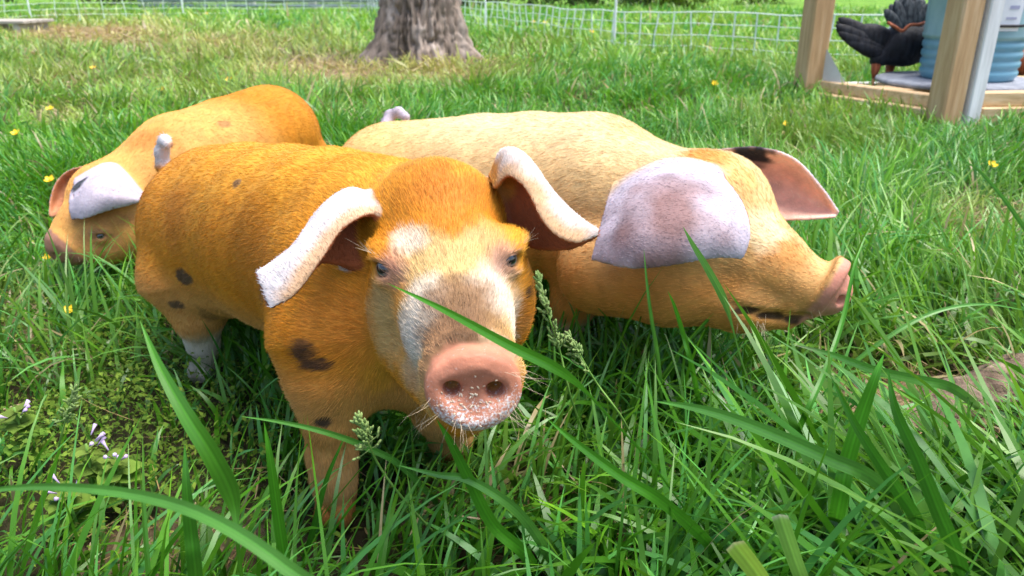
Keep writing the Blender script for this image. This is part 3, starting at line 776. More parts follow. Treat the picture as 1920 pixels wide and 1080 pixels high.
PIG1, SD1 = build_pig(P1, 'ginger pig facing forward with a cream blaze and dusty pink snout')

PIG2, SD2 = build_pig(P2, 'pale golden pig in profile with large drooping lavender ears')

PIG3, SD3 = build_pig(P3, 'ginger pig grazing with its head lowered behind the others')

# ================================================================== ground
def gz(x, y):
    x = np.asarray(x, float); y = np.asarray(y, float)
    near = 0.006 * np.sin(3.1 * x + 1.3 * y) + 0.005 * np.sin(5.3 * y - 2.2 * x + 1) + .004 * np.sin(11 * x + 4) * np.sin(9 * y)
    far = 0.03 * np.sin(.7 * x + .4) * np.sin(.5 * y + 1) * sstep(2.5, 6, y)
    return near + far - .004
# worn and bare places, as ellipses given by their image centre and size
DRY = [(170, 68, 150, 26, 1.0), (420, 95, 230, 24, .5), (620, 140, 170, 34, .8), (330, 150, 330, 60, .2), (820, 135, 140, 24, .6), (90, 130, 180, 60, .18), (120, 225, 60, 20, .5),
       (1830, 430, 110, 36, .6), (1720, 770, 210, 75, 1.3), (1880, 640, 90, 40, .5), (15, 610, 70, 45, .8), (300, 1010, 170, 60, .75), (60, 700, 80, 40, .4), (930, 930, 190, 60, .35)]
def dryness(x, y):
    P = np.stack([x, y, np.zeros_like(x)], -1); u, v = pix(P)
    d = np.zeros_like(x)
    for cu, cv, ru, rv, st in DRY: d = np.maximum(d, st * np.exp(-(((u - cu) / ru) ** 2 + ((v - cv) / rv) ** 2)))
    nz = vnoise(P, 4.0, 61) * .6 + vnoise(P, 13.0, 62) * .4
    return np.clip(d * (.55 + .9 * nz), 0, 1)
def ground_mat():
    m, nt, b = material('soil'); L = nt.links.new
    tc = node(nt, 'ShaderNodeTexCoord'); at = node(nt, 'ShaderNodeAttribute', attribute_name='Col')
    n1 = node(nt, 'ShaderNodeTexNoise', Scale=30.0, Detail=9, Roughness=.7); L(tc.outputs['Object'], n1.inputs['Vector'])
    r1 = node(nt, 'ShaderNodeValToRGB'); e = r1.color_ramp.elements; e[0].position = .3; e[0].color = (.02, .022, .009, 1); e[1].position = .7; e[1].color = (.075, .065, .028, 1)
    L(n1.outputs[0], r1.inputs[0])
    n2 = node(nt, 'ShaderNodeTexNoise', Scale=55.0, Detail=8, Roughness=.75); L(tc.outputs['Object'], n2.inputs['Vector'])
    r2 = node(nt, 'ShaderNodeValToRGB'); e = r2.color_ramp.elements; e[0].position = .3; e[0].color = (.20, .115, .06, 1); e[1].position = .7; e[1].color = (.60, .43, .28, 1)
    L(n2.outputs[0], r2.inputs[0])
    mx = node(nt, 'ShaderNodeMix', data_type='RGBA'); sep = node(nt, 'ShaderNodeSeparateColor'); L(at.outputs['Color'], sep.inputs[0])
    L(sep.outputs[0], mx.inputs[0]); L(r1.outputs[0], mx.inputs[6]); L(r2.outputs[0], mx.inputs[7])
    far = node(nt, 'ShaderNodeMix', data_type='RGBA'); L(sep.outputs[1], far.inputs[0]); L(mx.outputs[2], far.inputs[6])
    n3 = node(nt, 'ShaderNodeTexNoise', Scale=3.0, Detail=10, Roughness=.75); L(tc.outputs['Object'], n3.inputs['Vector'])
    r3 = node(nt, 'ShaderNodeValToRGB'); e = r3.color_ramp.elements; e[0].position = .3; e[0].color = (.07, .17, .02, 1); e[1].position = .7; e[1].color = (.20, .36, .05, 1)
    L(n3.outputs[0], r3.inputs[0]); L(r3.outputs[0], far.inputs[7])
    L(far.outputs[2], b.inputs['Base Color']); b.inputs['Roughness'].default_value = .95; b.inputs['Specular IOR Level'].default_value = .15
    bp = node(nt, 'ShaderNodeBump', Strength=.9, Distance=.012); L(n2.outputs[0], bp.inputs['Height']); L(bp.outputs[0], b.inputs['Normal'])
    return m
def sheet_grid(xs, ys, zf):
    X, Y = np.meshgrid(xs, ys, indexing='ij'); Z = zf(X, Y)
    V = np.stack([X, Y, Z], -1).reshape(-1, 3); n = len(ys)
    i = np.arange(len(xs) - 1)[:, None] * n; j = np.arange(n - 1)[None]
    return V, np.stack([i + j, i + n + j, i + n + j + 1, i + j + 1], -1).reshape(-1, 4)
gx = np.concatenate([-np.geomspace(2.2, 120, 40)[::-1], np.linspace(-2.15, 2.15, 130), np.geomspace(2.2, 120, 40)])
gy = np.concatenate([np.linspace(-3, .2, 16), np.linspace(.25, 3.5, 110), np.geomspace(3.55, 240, 90)])
def gzf(X, Y):
    z = gz(X, Y); hill = sstep(14, 60, Y) * 3.0 * (1 + .3 * np.sin(X * .05)) + sstep(60, 200, Y) * 5
    return z + hill + .012 * (vnoise(np.stack([X, Y, 0 * X], -1), 9, 71) - .5) * (Y < 6)
Vg, Fg = sheet_grid(gx, gy, gzf)
cg = np.zeros((len(Vg), 3)); cg[:, 0] = dryness(Vg[:, 0], np.maximum(Vg[:, 1], .35)); cg[:, 1] = sstep(3.5, 9, Vg[:, 1]) * (1 - .8 * cg[:, 0])
tag(add('ground', mesh_np('ground', Vg, Fg, ground_mat(), True, cg)), kind='structure')

# ================================================================== grass
M_GRASS = leaf_mat('grass_blade', .34, .34, spec=.5)
def blades(base, L, wd, az, lean, bend, col, n, tipcol=None, twist=None, fold=False):
    """base (m,3), L, wd, az, lean (rad from vertical at the root), bend (added by the tip) -> verts, quads, colours"""
    m = len(base); s = np.linspace(0, 1, n + 1)[None]
    phi = lean[:, None] + bend[:, None] * s ** 1.3
    ds = (L / n)[:, None]
    h = np.cumsum(np.sin(phi), 1) * ds - np.sin(phi[:, :1]) * ds; z = np.cumsum(np.cos(phi), 1) * ds - np.cos(phi[:, :1]) * ds
    dx, dy = np.cos(az)[:, None], np.sin(az)[:, None]
    C = np.stack([base[:, :1] + h * dx, base[:, 1:2] + h * dy, base[:, 2:3] + z], -1)
    sdv = np.stack([-np.sin(az), np.cos(az), 0 * az], 1)[:, None]
    T = np.stack([np.sin(phi) * dx, np.sin(phi) * dy, np.cos(phi)], -1); Nn = np.cross(sdv + 0 * T, T)
    tw = (twist[:, None] * s if twist is not None else np.zeros((m, n + 1)))[..., None]
    A = sdv * np.cos(tw) + Nn * np.sin(tw)
    prof = (.55 + .45 * np.minimum(s * 4, 1)) * (1 - s ** 2.6); hw = (wd[:, None] * .5) * prof
    l, r = C - A * hw[..., None], C + A * hw[..., None]
    V = np.stack([l, r], 2).reshape(-1, 3)
    i = (np.arange(m) * (n + 1) * 2)[:, None] + np.arange(n)[None] * 2
    F = np.stack([i, i + 1, i + 3, i + 2], -1).reshape(-1, 4)
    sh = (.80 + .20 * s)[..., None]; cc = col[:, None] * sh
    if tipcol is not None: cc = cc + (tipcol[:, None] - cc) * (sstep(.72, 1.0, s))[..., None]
    CC = np.repeat(cc, 2, 1).reshape(-1, 3)
    return V, F, CC
def hfac(x, y):
    """grazed places: the weedy corner and the trodden ground at the pigs' feet"""
    u, v = pix(np.stack([x, y, 0 * x], -1)); f = 1 - .55 * np.exp(-(((u - 230) / 330) ** 2 + ((v - 880) / 210) ** 2))
    f *= 1 - .55 * np.exp(-(((u - 680) / 150) ** 2 + ((v - 1010) / 120) ** 2)); f *= 1 - .35 * np.exp(-(((u - 1500) / 200) ** 2 + ((v - 800) / 90) ** 2)); f *= 1 - .6 * np.exp(-(((u - 1760) / 210) ** 2 + ((v - 830) / 110) ** 2))
    f *= 1 - .6 * np.exp(-(((u - 1720) / 260) ** 2 + ((v - 235) / 34) ** 2))
    return f * (1 - .5 * np.exp(-(((u - 110) / 110) ** 2 + ((v - 520) / 60) ** 2)))
def grow(n, ur, yr, L0, L1, w0, w1, seg, seed, dense=None, lean=(.05, .6), bend=(.2, 1.5), name='grass', zoff=0, bias=None):
    """grass scattered over the ground between two distances, as wide as the view plus a margin"""
    g = np.random.default_rng(seed)
    y = np.sqrt(g.uniform(yr[0] ** 2, yr[1] ** 2, n)); x = g.uniform(-ur, ur, n) * (y * .74 + .12)
    P0 = np.stack([x, y, 0 * x], -1)
    cl = vnoise(P0, 7.0, seed + 1); cl2 = vnoise(P0, 2.2, seed + 2); cl3 = vnoise(P0, .8, seed + 3)
    dr = dryness(x, y)
    keep = (g.random(n) < (.35 + .75 * cl) * (1 - .82 * dr)) 
    if dense is not None: keep &= g.random(n) < dense(x, y)
    x, y, cl, cl2, cl3, dr = (a[keep] for a in (x, y, cl, cl2, cl3, dr)); m = len(x)
    L = (L0 + (L1 - L0) * g.random(m) ** 1.6) * (.55 + .9 * cl * cl2 * 1.6) * (1 - .6 * dr)
    wd = w0 + (w1 - w0) * g.random(m) ** 1.5
    L = L * hfac(x, y)
    az = g.uniform(0, 2 * np.pi, m) * .6 + cl2 * 9
    if bias is not None: az = np.where(g.random(m) < .5, bias + g.normal(0, .6, m), az)
    le = g.uniform(*lean, m); be = g.uniform(bend[0], bend[1], m) * (.5 + g.random(m))
    base = np.stack([x, y, gz(x, y) + zoff], 1)
    A = np.array([.058, .215, .010]); B = np.array([.17, .43, .018]); Cc = np.array([.085, .31, .055]); Y = np.array([.58, .50, .15])
    fr = sstep(1.2, 5, y)[:, None]; B = B * (1 - fr) + np.array([.27, .50, .035]) * fr; A = A * (1 - fr) + np.array([.10, .30, .016]) * fr
    t = np.clip(cl3 * .7 + g.normal(.15, .22, m) - .2 * (y < 1.1), 0, 1)[:, None]; col = A * (1 - t) + B * t
    q = (g.random(m) < .25)[:, None]; col = np.where(q, Cc * (.8 + .5 * g.random((m, 1))), col)
    col = col + (Y - col) * (np.clip(dr * 1.2 + .2 * (cl2 > .74), 0, .85) * (.22 + .78 * sstep(.9, 1.8, y)))[:, None]
    dead = (g.random(m) < np.where(y < 1.2, .012, .035) + .22 * dr)[:, None]; col = np.where(dead, np.array([.46, .38, .18]) * (.6 + .6 * g.random((m, 1))), col)
    col = col * (.75 + .5 * g.random((m, 1)))
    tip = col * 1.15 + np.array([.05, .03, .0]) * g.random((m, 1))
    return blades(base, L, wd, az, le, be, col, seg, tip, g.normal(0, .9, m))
def stuff(name, parts, label, cat, mat):
    V, F, C = [], [], []; o = 0
    for v, f, c in parts: V.append(v); F.append(f + o); C.append(c); o += len(v)
    ob = add(name, mesh_np(name, np.vstack(V), np.vstack(F), mat, True, np.vstack(C)))
    return tag(ob, label, cat, None, 'stuff')
# clear the ground right under the muzzles and along the view to the front pig's face
def lowleft(x, y):
    u, v = pix(np.stack([x, y, 0 * x], -1)); return (1 - .86 * np.exp(-(((u - 210) / 300) ** 2 + ((v - 870) / 190) ** 2))) * (1 - .85 * np.exp(-(((u - 1740) / 200) ** 2 + ((v - 800) / 85) ** 2))) * (1 - .7 * np.exp(-(((u - 640) / 110) ** 2 + ((v - 1040) / 110) ** 2)))
near = [grow(15000, 1.0, (.36, 1.25), .07, .20, .0028, .0065, 6, 11, lowleft),
        grow(5200, 1.0, (.36, .95), .09, .20, .0055, .0105, 8, 12, lambda x, y: lowleft(x, y) * sstep(-.30, .10, x), (.35, 1.1), (.1, 1.1), bias=2.5),
        grow(12000, 1.0, (.36, 1.3), .02, .055, .0015, .0032, 4, 13, lambda x, y: .3 + .7 * lowleft(x, y))]
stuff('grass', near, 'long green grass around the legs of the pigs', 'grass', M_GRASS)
mid = [grow(46000, 1.0, (1.15, 2.6), .05, .15, .0030, .0065, 5, 21), grow(52000, 1.0, (2.4, 4.6), .05, .15, .005, .010, 4, 22)]
stuff('grass', mid, 'lush green grass of the pasture behind the pigs', 'grass', M_GRASS)
far = [grow(46000, 1.05, (4.4, 7.5), .06, .17, .008, .017, 3, 31), grow(52000, 1.1, (7.2, 16), .08, .22, .016, .035, 3, 32)]
stuff('grass', far, 'bright blurred grass of the pasture along the netting fence', 'grass', M_GRASS)

# dead straw lying flat, small broad weeds
def straw(n, yr, seed):
    g = np.random.default_rng(seed); y = np.sqrt(g.uniform(yr[0] ** 2, yr[1] ** 2, n)); x = g.uniform(-1, 1, n) * (y * .74 + .1)
    k = g.random(n) < .12 + 1.1 * dryness(x, y); x, y = x[k], y[k]; m = len(x)
    base = np.stack([x, y, gz(x, y) + g.uniform(.004, .018, m)], 1)
    col = np.array([.48, .36, .17]) * (.45 + .75 * g.random((m, 1))) + np.array([.05, 0, -.02]) * g.random((m, 1))
    sc_ = np.clip(y / 1.2, .7, 5)
    return blades(base, g.uniform(.03, .10, m) * sc_ ** .4, g.uniform(.0012, .0028, m) * sc_, g.uniform(0, 6.28, m), g.uniform(1.2, 1.6, m), g.uniform(-.4, .5, m), col, 4, None, g.normal(0, 1, m))
stuff('straw', [straw(9000, (.36, 1.6), 41), straw(26000, (1.5, 9), 42)], 'dead straw and dry thatch scattered over the bare patches', 'straw', M_GRASS)
def weeds(n, seed):
    g = np.random.default_rng(seed); V = []; F = []; C = []
    y = g.uniform(.5, 1.9, n); x = g.uniform(-1, .25, n) * (y * .74 + .1)
    u, v = pix(np.stack([x, y, 0 * x], -1)); k = g.random(n) < np.exp(-(((u - 200) / 330) ** 2 + ((v - 760) / 230) ** 2)) + .05
    x, y = x[k], y[k]; m = len(x); b = np.stack([x, y, gz(x, y) + g.uniform(.004, .05, m) * (.4 + .9 * vnoise(np.stack([x, y, 0 * x], -1), 22, 77))], 1)
    a = g.uniform(0, 6.28, m); f = unit(np.stack([np.cos(a), np.sin(a), g.uniform(-.3, 1.4, m)], 1)); sd_ = unit(np.cross(f, g.normal(size=(m, 3)) * .35 + np.array([0, 0, 1])))
    l = g.uniform(.0035, .0095, m)[:, None]; wd = l * g.uniform(.14, .36, m)[:, None]; up = np.cross(sd_, f)
    pts = np.stack([b, b + f * l * .45 + sd_ * wd + up * l * .08, b + f * l * 1.0 - up * l * .08, b + f * l * .45 - sd_ * wd + up * l * .08], 1)
    col = (np.array([.085, .165, .022]) * (1 - (t := g.random((m, 1)))) + np.array([.20, .30, .035]) * t) * (.7 + .6 * g.random((m, 1)))
    return pts.reshape(-1, 3), np.arange(m * 4).reshape(-1, 4), np.repeat(col, 4, 0)
stuff('weeds', [weeds(75000, 51)], 'short olive weeds and clover beside the hind legs of the front pig', 'weeds', leaf_mat('weed_leaf', .3, .75, spec=.15))
# ================================================================== tree trunk
M_BARK = noise_mat('bark', (.11, .085, .065), (.42, .35, .30), 9, .95, 1.0, (1, 1, .28), 9, (.26, .205, .165), .15, 24)
def trunk(center, label):
    root = empty('tree', center, label, 'tree')
    nz, na = 170, 240
    t = np.linspace(0, 1, nz) ** 1.7; z = -.06 + t * 3.6; a = np.linspace(0, 2 * np.pi, na, endpoint=False)
    Z, A = np.meshgrid(z, a, indexing='ij')
    r0 = .235 - .02 * Z + .17 * np.exp(-np.maximum(Z, 0) / .13) * (.55 + .45 * np.clip(np.cos(5 * A + .6) + .35 * np.cos(3 * A + 2), -1, 1)) + .05 * np.exp(-np.maximum(Z, 0) / .5)
    q = np.stack([np.cos(A) * 2.6, np.sin(A) * 2.6, Z * 1.5 + 3], -1)
    rid = np.abs(vnoise(q, 4.2, 81) - .5) * 2; rid2 = np.abs(vnoise(q * np.array([1, 1, 1.4]), 9.5, 82) - .5) * 2
    cr = (1 - rid) ** 4; cr2 = (1 - rid2) ** 4; r0 = r0 - .055 * cr - .026 * cr2 + .02 * (vnoise(q, 16, 83) - .5)
    lean = .02 * Z
    V = np.stack([r0 * np.cos(A) + lean, r0 * np.sin(A), Z], -1).reshape(-1, 3)
    i = np.arange(nz - 1)[:, None] * na; j = np.arange(na)[None]; j2 = (j + 1) % na
    F = np.stack([i + j, i + j2, i + na + j2, i + na + j], -1).reshape(-1, 4)
    add('trunk', mesh_np('trunk', V, F, M_BARK, True), root)
    for az, el, ln, zz in ((.4, .7, 1.8, 2.9), (2.4, .8, 1.9, 3.1), (4.4, .9, 1.9, 3.3), (5.6, 1.2, 2.2, 3.4)):
        s = np.linspace(0, 1, 9)[:, None]; d = np.array([math.cos(az) * math.cos(el), math.sin(az) * math.cos(el), math.sin(el)])
        P = np.array([.06, 0, zz]) + d * ln * s + np.array([0, 0, .35]) * s ** 2
        MB().tube(P, np.linspace(.12, .03, 9), 10).obj('limb', M_BARK, root, True)
    return root
trunk(tuple(G(790, 114)), 'grey barked tree trunk with flared roots behind the pigs')

# ================================================================== netting fence
M_NET = noise_mat('white_twine', (.66, .76, .70), (.80, .86, .84), 40, .6, 0)
M_POST = noise_mat('white_post', (.76, .78, .80), (.86, .87, .88), 12, .45, .05)
fp = [G(-260, 50), G(60, 43), G(330, 35), G(690, 30)]; fpr = [G(690, 30), G(910, 57), G(1150, 93), G(1480, 119), G(1690, 132), G(1960, 150)]
def netting(path, step, posts, label, hs=(.015, .088, .161, .234, .307)):
    root = empty('netting_fence', tuple(path[0]), label, 'fence', None); o = np.asarray(path[0])
    P = catmull(path, 200) if len(path) > 4 else np.vstack([np.linspace(path[i], path[i + 1], 60) for i in range(len(path) - 1)])
    P[:, 2] = gz(P[:, 0], P[:, 1]); cum = np.r_[0, np.cumsum(np.linalg.norm(np.diff(P, axis=0), axis=1))]
    at = lambda s_: np.stack([np.interp(s_, cum, P[:, k]) for k in range(3)], -1)
    for h in hs:
        s_ = np.linspace(0, cum[-1], 120); q = at(s_); q[:, 2] += h - .008 * np.abs(np.sin(s_ * 1.1)) + .002 * np.sin(s_ * 9 + h * 40)
        MB().tube(q - o, .0040 if h > .3 else .0026, 5).obj('horizontal_strand', M_NET, root)
    s_ = .06
    while s_ < cum[-1]:
        b = at(np.array([s_]))[0]; wob = random.uniform(-.014, .014)
        q = np.array([b + (wob * math.sin(k * 1.2), 0, k * .0735 + .01) for k in range(5)]); q[-1, 2] = b[2] + .304
        MB().tube(q - o, .0052, 5).obj('vertical_strand', M_NET, root); s_ += step * random.uniform(.93, 1.07)
    for pp in posts:
        b = np.array([pp[0], pp[1], gz(pp[0], pp[1])])
        MB().tube(np.array([b + (0, 0, -.03), b + (.002, 0, .17), b + (.004, 0, .40)]) - o, (.010, .010, .009), 8).obj('post', M_POST, root)
    return root
netting(fp, .29, [G(345, 37), G(60, 43)], 'white netting fence stretched before the grey rails and hedge')
netting(fpr, .158, [G(910, 58), G(1150, 94), G(1900, 147)], 'white netting fence running from behind the tree to the wooden shelter')

# ================================================================== grey rail fence and hedge beyond
M_RAIL = noise_mat('grey_paint', (.20, .25, .29), (.30, .35, .39), 6, .5, .05)
M_OLDPOST = noise_mat('weathered_post', (.40, .37, .33), (.62, .58, .53), 7, .9, .4, (1, 1, .2))
rf = empty('rail_fence', tuple(G(490, 20)), 'grey metal rails on pale posts in front of the dark hedge', 'fence'); o = np.array(rf.location)
for u in (295, 470, 585, 695):
    b = G(u, 22); MB().box(b - o + (0, .1, .35), (.13, .13, .8), bev=.01).obj('post', M_OLDPOST, rf)
for z in (.10, .20, .30, .42, .56): 
    a, b = G(262, 22), G(725, 22); MB().tube(np.array([a, (a + b) / 2, b]) - o + (0, 0, z), .028, 8).obj('rail', M_RAIL, rf, True)
M_LEAF = leaf_mat('hedge_leaf', .25, .5)
M_STEM = noise_mat('shrub_stem', (.05, .04, .03), (.14, .11, .08), 20, .9, .3)
def shrub(c, rx, rz, seed, label, n=1500, tone=(.035, .085, .014), group=None):
    g = np.random.default_rng(seed); root = empty('shrub', tuple(c), label, 'shrub', group)
    cl = g.normal(size=(26, 3)); cl = cl / np.linalg.norm(cl, axis=1)[:, None] * g.uniform(.45, .9, (26, 1)) * np.array([rx, rx * .6, rz * .5]) + np.array([0, 0, rz * .5])
    p = cl[g.integers(0, 26, n)] + g.normal(0, .17, (n, 3)) * np.array([rx, rx * .6, rz * .6]); p[:, 2] = np.abs(p[:, 2]) + .01
    a = unit(g.normal(size=(n, 3))); b = unit(np.cross(a, g.normal(size=(n, 3)))); l = g.uniform(.05, .11, (n, 1)) * (rz / 1.1) ** .5
    V = np.stack([p, p + a * l * .5 + b * l * .32, p + a * l, p + a * l * .5 - b * l * .32], 1).reshape(-1, 3)
    col = np.array(tone) * (.5 + 1.3 * g.random((n, 1))) * np.array([1, 1, 1]) + np.array([.03, .02, 0]) * g.random((n, 1))
    me = mesh_np('crown', V, np.arange(n * 4).reshape(-1, 4), M_LEAF, False, np.repeat(col, 4, 0)); add('crown', me, root)
    mb = MB()
    for k in range(7):
        e = cl[g.integers(0, 26)]; s_ = np.linspace(0, 1, 6)[:, None]; mb.tube(np.array([0, 0, -.03]) + e * s_ + np.array([0, 0, .1]) * s_ * (1 - s_), np.linspace(.022, .006, 6), 6)
    mb.obj('stem', M_STEM, root, True)
for k, (u, v, rx, rz, tone) in enumerate([(-40, 16, 1.5, 1.1, 0), (170, 14, 1.6, 1.2, 0), (330, 12, 1.6, 1.3, 0), (520, 12, 1.5, 1.3, 0), (690, 13, 1.5, 1.2, 0), (880, 16, 1.2, 1.1, 0), (985, 19, 1.0, 1.0, 0), (1090, 21, .9, .9, 0), (1190, 24, .8, .8, 0), (1270, 25, .6, .7, 1), (1420, 14, 1.0, .8, 1)]):
    shrub(G(u, v), rx, rz, 900 + k, ('dark leafy shrub of the hedge behind the grey rails' if k < 5 else 'dark leafy hedge shrub beyond the netting right of the tree trunk') if not tone else ('small yellow green bush at the end of the hedge' if k == 9 else 'low yellow green bush standing alone in the far field'), 2200, (.03, .075, .016) if not tone else (.14, .22, .02), 'shrubs of the hedge beyond the fence' if not tone else None)

# ================================================================== plank platform on the left
M_GREYWOOD = noise_mat('grey_weathered_wood', (.26, .23, .19), (.52, .47, .40), 5, .9, .5, (.25, 4, 4), 8)
pc = G(-5, 66); pl = empty('wooden_platform', tuple(pc), 'low weathered plank platform lying at the edge of the pasture', 'platform')
for k in range(4):
    MB().box((-.25, -.12 + k * .135, .125), (1.28, .125, .028), bev=.004).obj('plank', M_GREYWOOD, pl)
for x in (-.75, -.1, .3): MB().box((x, .08, .052), (.06, .50, .118), bev=.004).obj('bearer', M_GREYWOOD, pl)

# ================================================================== shelter frame at the right
M_PINE = noise_mat('pine', (.42, .25, .12), (.66, .45, .26), 7, .7, .3, (6, 6, .5), 7, (.55, .34, .17))
M_PINEH = noise_mat('pine_rail', (.46, .30, .15), (.72, .53, .33), 7, .7, .3, (.6, 6, 6), 7, (.60, .41, .22))
M_PALE = noise_mat('sunlit_pale_board', (.58, .55, .52), (.86, .85, .84), 5, .8, .35, (4, 4, .5), 8)  # weathered whitish wood, its colour lightened to look sunlit
M_PLY = noise_mat('plywood', (.55, .50, .46), (.72, .68, .66), 6, .8, .1)
c0 = G(1511, 189); c1 = G(1772, 231); c2 = G(2300, 222)
sh = empty('shelter_frame', tuple(c1), 'open wooden shelter frame of pine posts and low rails', 'shelter'); o = c1
dl = unit(c1 - c0); dr_ = unit(c2 - c1)
Rl = np.stack([dl, np.cross((0, 0, 1), dl), (0, 0, 1)], 1); Rr = np.stack([dr_, np.cross((0, 0, 1), dr_), (0, 0, 1)], 1)
MB().box(c0 - o + (0, 0, .70), (.10, .085, 1.46), frame((0.15, -1, 0)), bev=.006).obj('post', M_PINE, sh)
MB().box(c1 - o + (-.012, 0, .70), (.085, .085, 1.46), frame((.25, -1, 0)), bev=.006).obj('post', M_PINE, sh)
tag(MB().box(c1 - o + (.068, .012, .70), (.09, .055, 1.46), frame((.25, -1, 0)), bev=.004).obj('board', M_PALE, sh), 'weathered pale upright board beside the pine post')
Ll = np.linalg.norm(c1 - c0)
MB().box((c0 - c1) / 2 + (.015, .02, .066), (Ll - .10, .05, .045), Rl, bev=.004).obj('rail', M_PINEH, sh)
MB().box((c0 - c1) / 2 + (.0, .0, .016), (Ll - .10, .075, .056), Rl, bev=.004).obj('rail', M_PINEH, sh)
Lr = 1.1
MB().box(dr_ * (Lr / 2 + .12) + (0, .03, .078), (Lr, .05, .05), Rr, bev=.004).obj('rail', M_PINEH, sh)
MB().box(dr_ * (Lr / 2 + .12) + (0, .02, .022), (Lr, .07, .062), Rr, bev=.004).obj('rail', M_PINEH, sh)
# gusset on the back post, back sill
g0 = c0 - o + dl * .055 + (0, .03, 0); tri = np.array([g0 + (0, 0, .085), g0 + dl * .15 + (0, 0, .085), g0 + (0, 0, .245)]); off = np.array([0, .018, 0])
MB().put(np.vstack([tri, tri + off]), [[0, 1, 4, 3], [1, 2, 5, 4], [2, 0, 3, 5]], [[2, 1, 0], [3, 4, 5]]).obj('gusset', M_PLY, sh)
bs = W(1560, 152, 3.36) - o; be = W(2010, 152, 3.5) - o
MB().box((bs + be) / 2 + (0, 0, -.02), (np.linalg.norm(be - bs), .04, .03), frame(be - bs), bev=.003).obj('sill', M_PALE, sh)
for k in range(4):
    b = W(1800, 163, 2.92 + k * .115) - o; MB().box((b[0], b[1], .078), (.62, .108, .022), bev=.003).obj('floor_board', M_PINEH, sh)

# round slab, feeder drum
M_SLAB = noise_mat('grey_slab', (.17, .18, .21), (.34, .36, .40), 16, .9, .6)
dc = W(1795, 153, 3.02); dc[2] = .089
def lathe(prof, seg=48):
    p = np.asarray(prof, float); a = np.linspace(0, 2 * np.pi, seg, endpoint=False)
    V = np.stack([p[:, :1] * np.cos(a), p[:, :1] * np.sin(a), p[:, 1:] + 0 * a], -1).reshape(-1, 3)
    i = np.arange(len(p) - 1)[:, None] * seg; j = np.arange(seg)[None]; j2 = (j + 1) % seg
    return V, np.stack([i + j, i + j2, i + seg + j2, i + seg + j], -1).reshape(-1, 4)
V, F = lathe([(.001, 0), (.285, 0), (.295, .004), (.298, .011), (.295, .018), (.285, .022), (.001, .022)])
sl = add('round_slab', mesh_np('round_slab', V, F, M_SLAB, True)); sl.location = dc; tag(sl, 'round grey slab under the blue feeder drum', 'slab')
M_DRUM = noise_mat('blue_plastic', (.10, .25, .34), (.16, .36, .47), 5, .35, .05, spec=.5)
M_DRUMT = noise_mat('teal_plastic', (.12, .26, .28), (.26, .42, .44), 7, .4, .1, (1, 1, .5), spec=.5)
fd = empty('feed_drum', (dc[0] + .03, dc[1], dc[2] + .022), 'blue ribbed feeder drum with a white label and black strap', 'drum')
prof = [(.001, 0), (.155, 0), (.163, .008)]
for k in range(4):
    z = .012 + k * .034; prof += [(.164 + k * .002, z), (.170 + k * .002, z + .008), (.170 + k * .002, z + .022), (.164 + k * .002, z + .030)]
prof += [(.174, .150)]
V, F = lathe(prof); add('base', mesh_np('base', V, F, M_DRUM, True), fd)
V, F = lathe([(.174, .150), (.181, .156), (.181, .166), (.178, .172), (.186, .40), (.192, .41), (.192, .43), (.17, .44), (.001, .445)]); add('barrel', mesh_np('barrel', V, F, M_DRUMT, True), fd)
def arc_patch(r0, r1, a0, a1, z0, z1, n=24):
    a = np.linspace(a0, a1, n); lo = np.stack([r0 * np.sin(a), -r0 * np.cos(a), z0 + 0 * a], 1); hi = np.stack([r1 * np.sin(a), -r1 * np.cos(a), z1 + 0 * a], 1)
    i = np.arange(n - 1); return np.vstack([lo, hi]), np.stack([i, i + 1, i + 1 + n, i + n], 1)
M_PAPER = noise_mat('label_paper', (.70, .72, .76), (.84, .85, .88), 9, .6, 0)
M_INK = noise_mat('label_ink', (.34, .35, .50), (.46, .46, .60), 9, .6, 0)
V, F = arc_patch(.1815, .1880, -1.0, .30, .185, .37); lb = add('label', mesh_np('label', V, F, M_PAPER, True), fd)
for k, (a, z, wd_, hh) in enumerate([(-.72, .30, .05, .030), (-.66, .30, .03, .008), (-.80, .262, .16, .007), (-.78, .248, .13, .007), (-.84, .225, .06, .018), (-.70, .225, .08, .016), (-.80, .205, .2, .006), (-.30, .28, .3, .02), (-.28, .24, .3, .008), (0.1, .26, .2, .012), (0.08, .225, .22, .008)]):
    V, F = arc_patch(.1832 + (z - .185) * .035, .1832 + (z + hh - .185) * .035, a - wd_ / 2, a + wd_ / 2, z, z + hh, 6); add('print', mesh_np('print', V, F, M_INK, True), lb)
a = np.linspace(-.78, 1.5, 40); MB().tube(np.stack([.189 * np.sin(a), -.189 * np.cos(a), .203 + .012 * sstep(.2, 1.5, a)], 1), .0055, 6).obj('strap', noise_mat('black_rubber', (.012, .012, .014), (.03, .03, .032), 20, .5, .1), fd, True)

# ================================================================== hens
def feather_mat(name, c1, c2, sx=70):
    m, nt, b = material(name); L = nt.links.new
    tc = node(nt, 'ShaderNodeTexCoord'); mp = node(nt, 'ShaderNodeMapping'); mp.inputs['Scale'].default_value = (1, 1, .22); mp.inputs['Rotation'].default_value = (0, .35, 0); L(tc.outputs['Object'], mp.inputs[0])
    n = node(nt, 'ShaderNodeTexNoise', Scale=sx, Detail=5); L(mp.outputs[0], n.inputs['Vector'])
    r = node(nt, 'ShaderNodeValToRGB'); e = r.color_ramp.elements; e[0].position = .38; e[0].color = (*c1, 1); e[1].position = .68; e[1].color = (*c2, 1)
    L(n.outputs[0], r.inputs[0]); L(r.outputs[0], b.inputs['Base Color']); b.inputs['Roughness'].default_value = .6; b.inputs['Specular IOR Level'].default_value = .25
    bp = node(nt, 'ShaderNodeBump', Strength=.8, Distance=.006); L(n.outputs[0], bp.inputs['Height']); L(bp.outputs[0], b.inputs['Normal'])
    return m
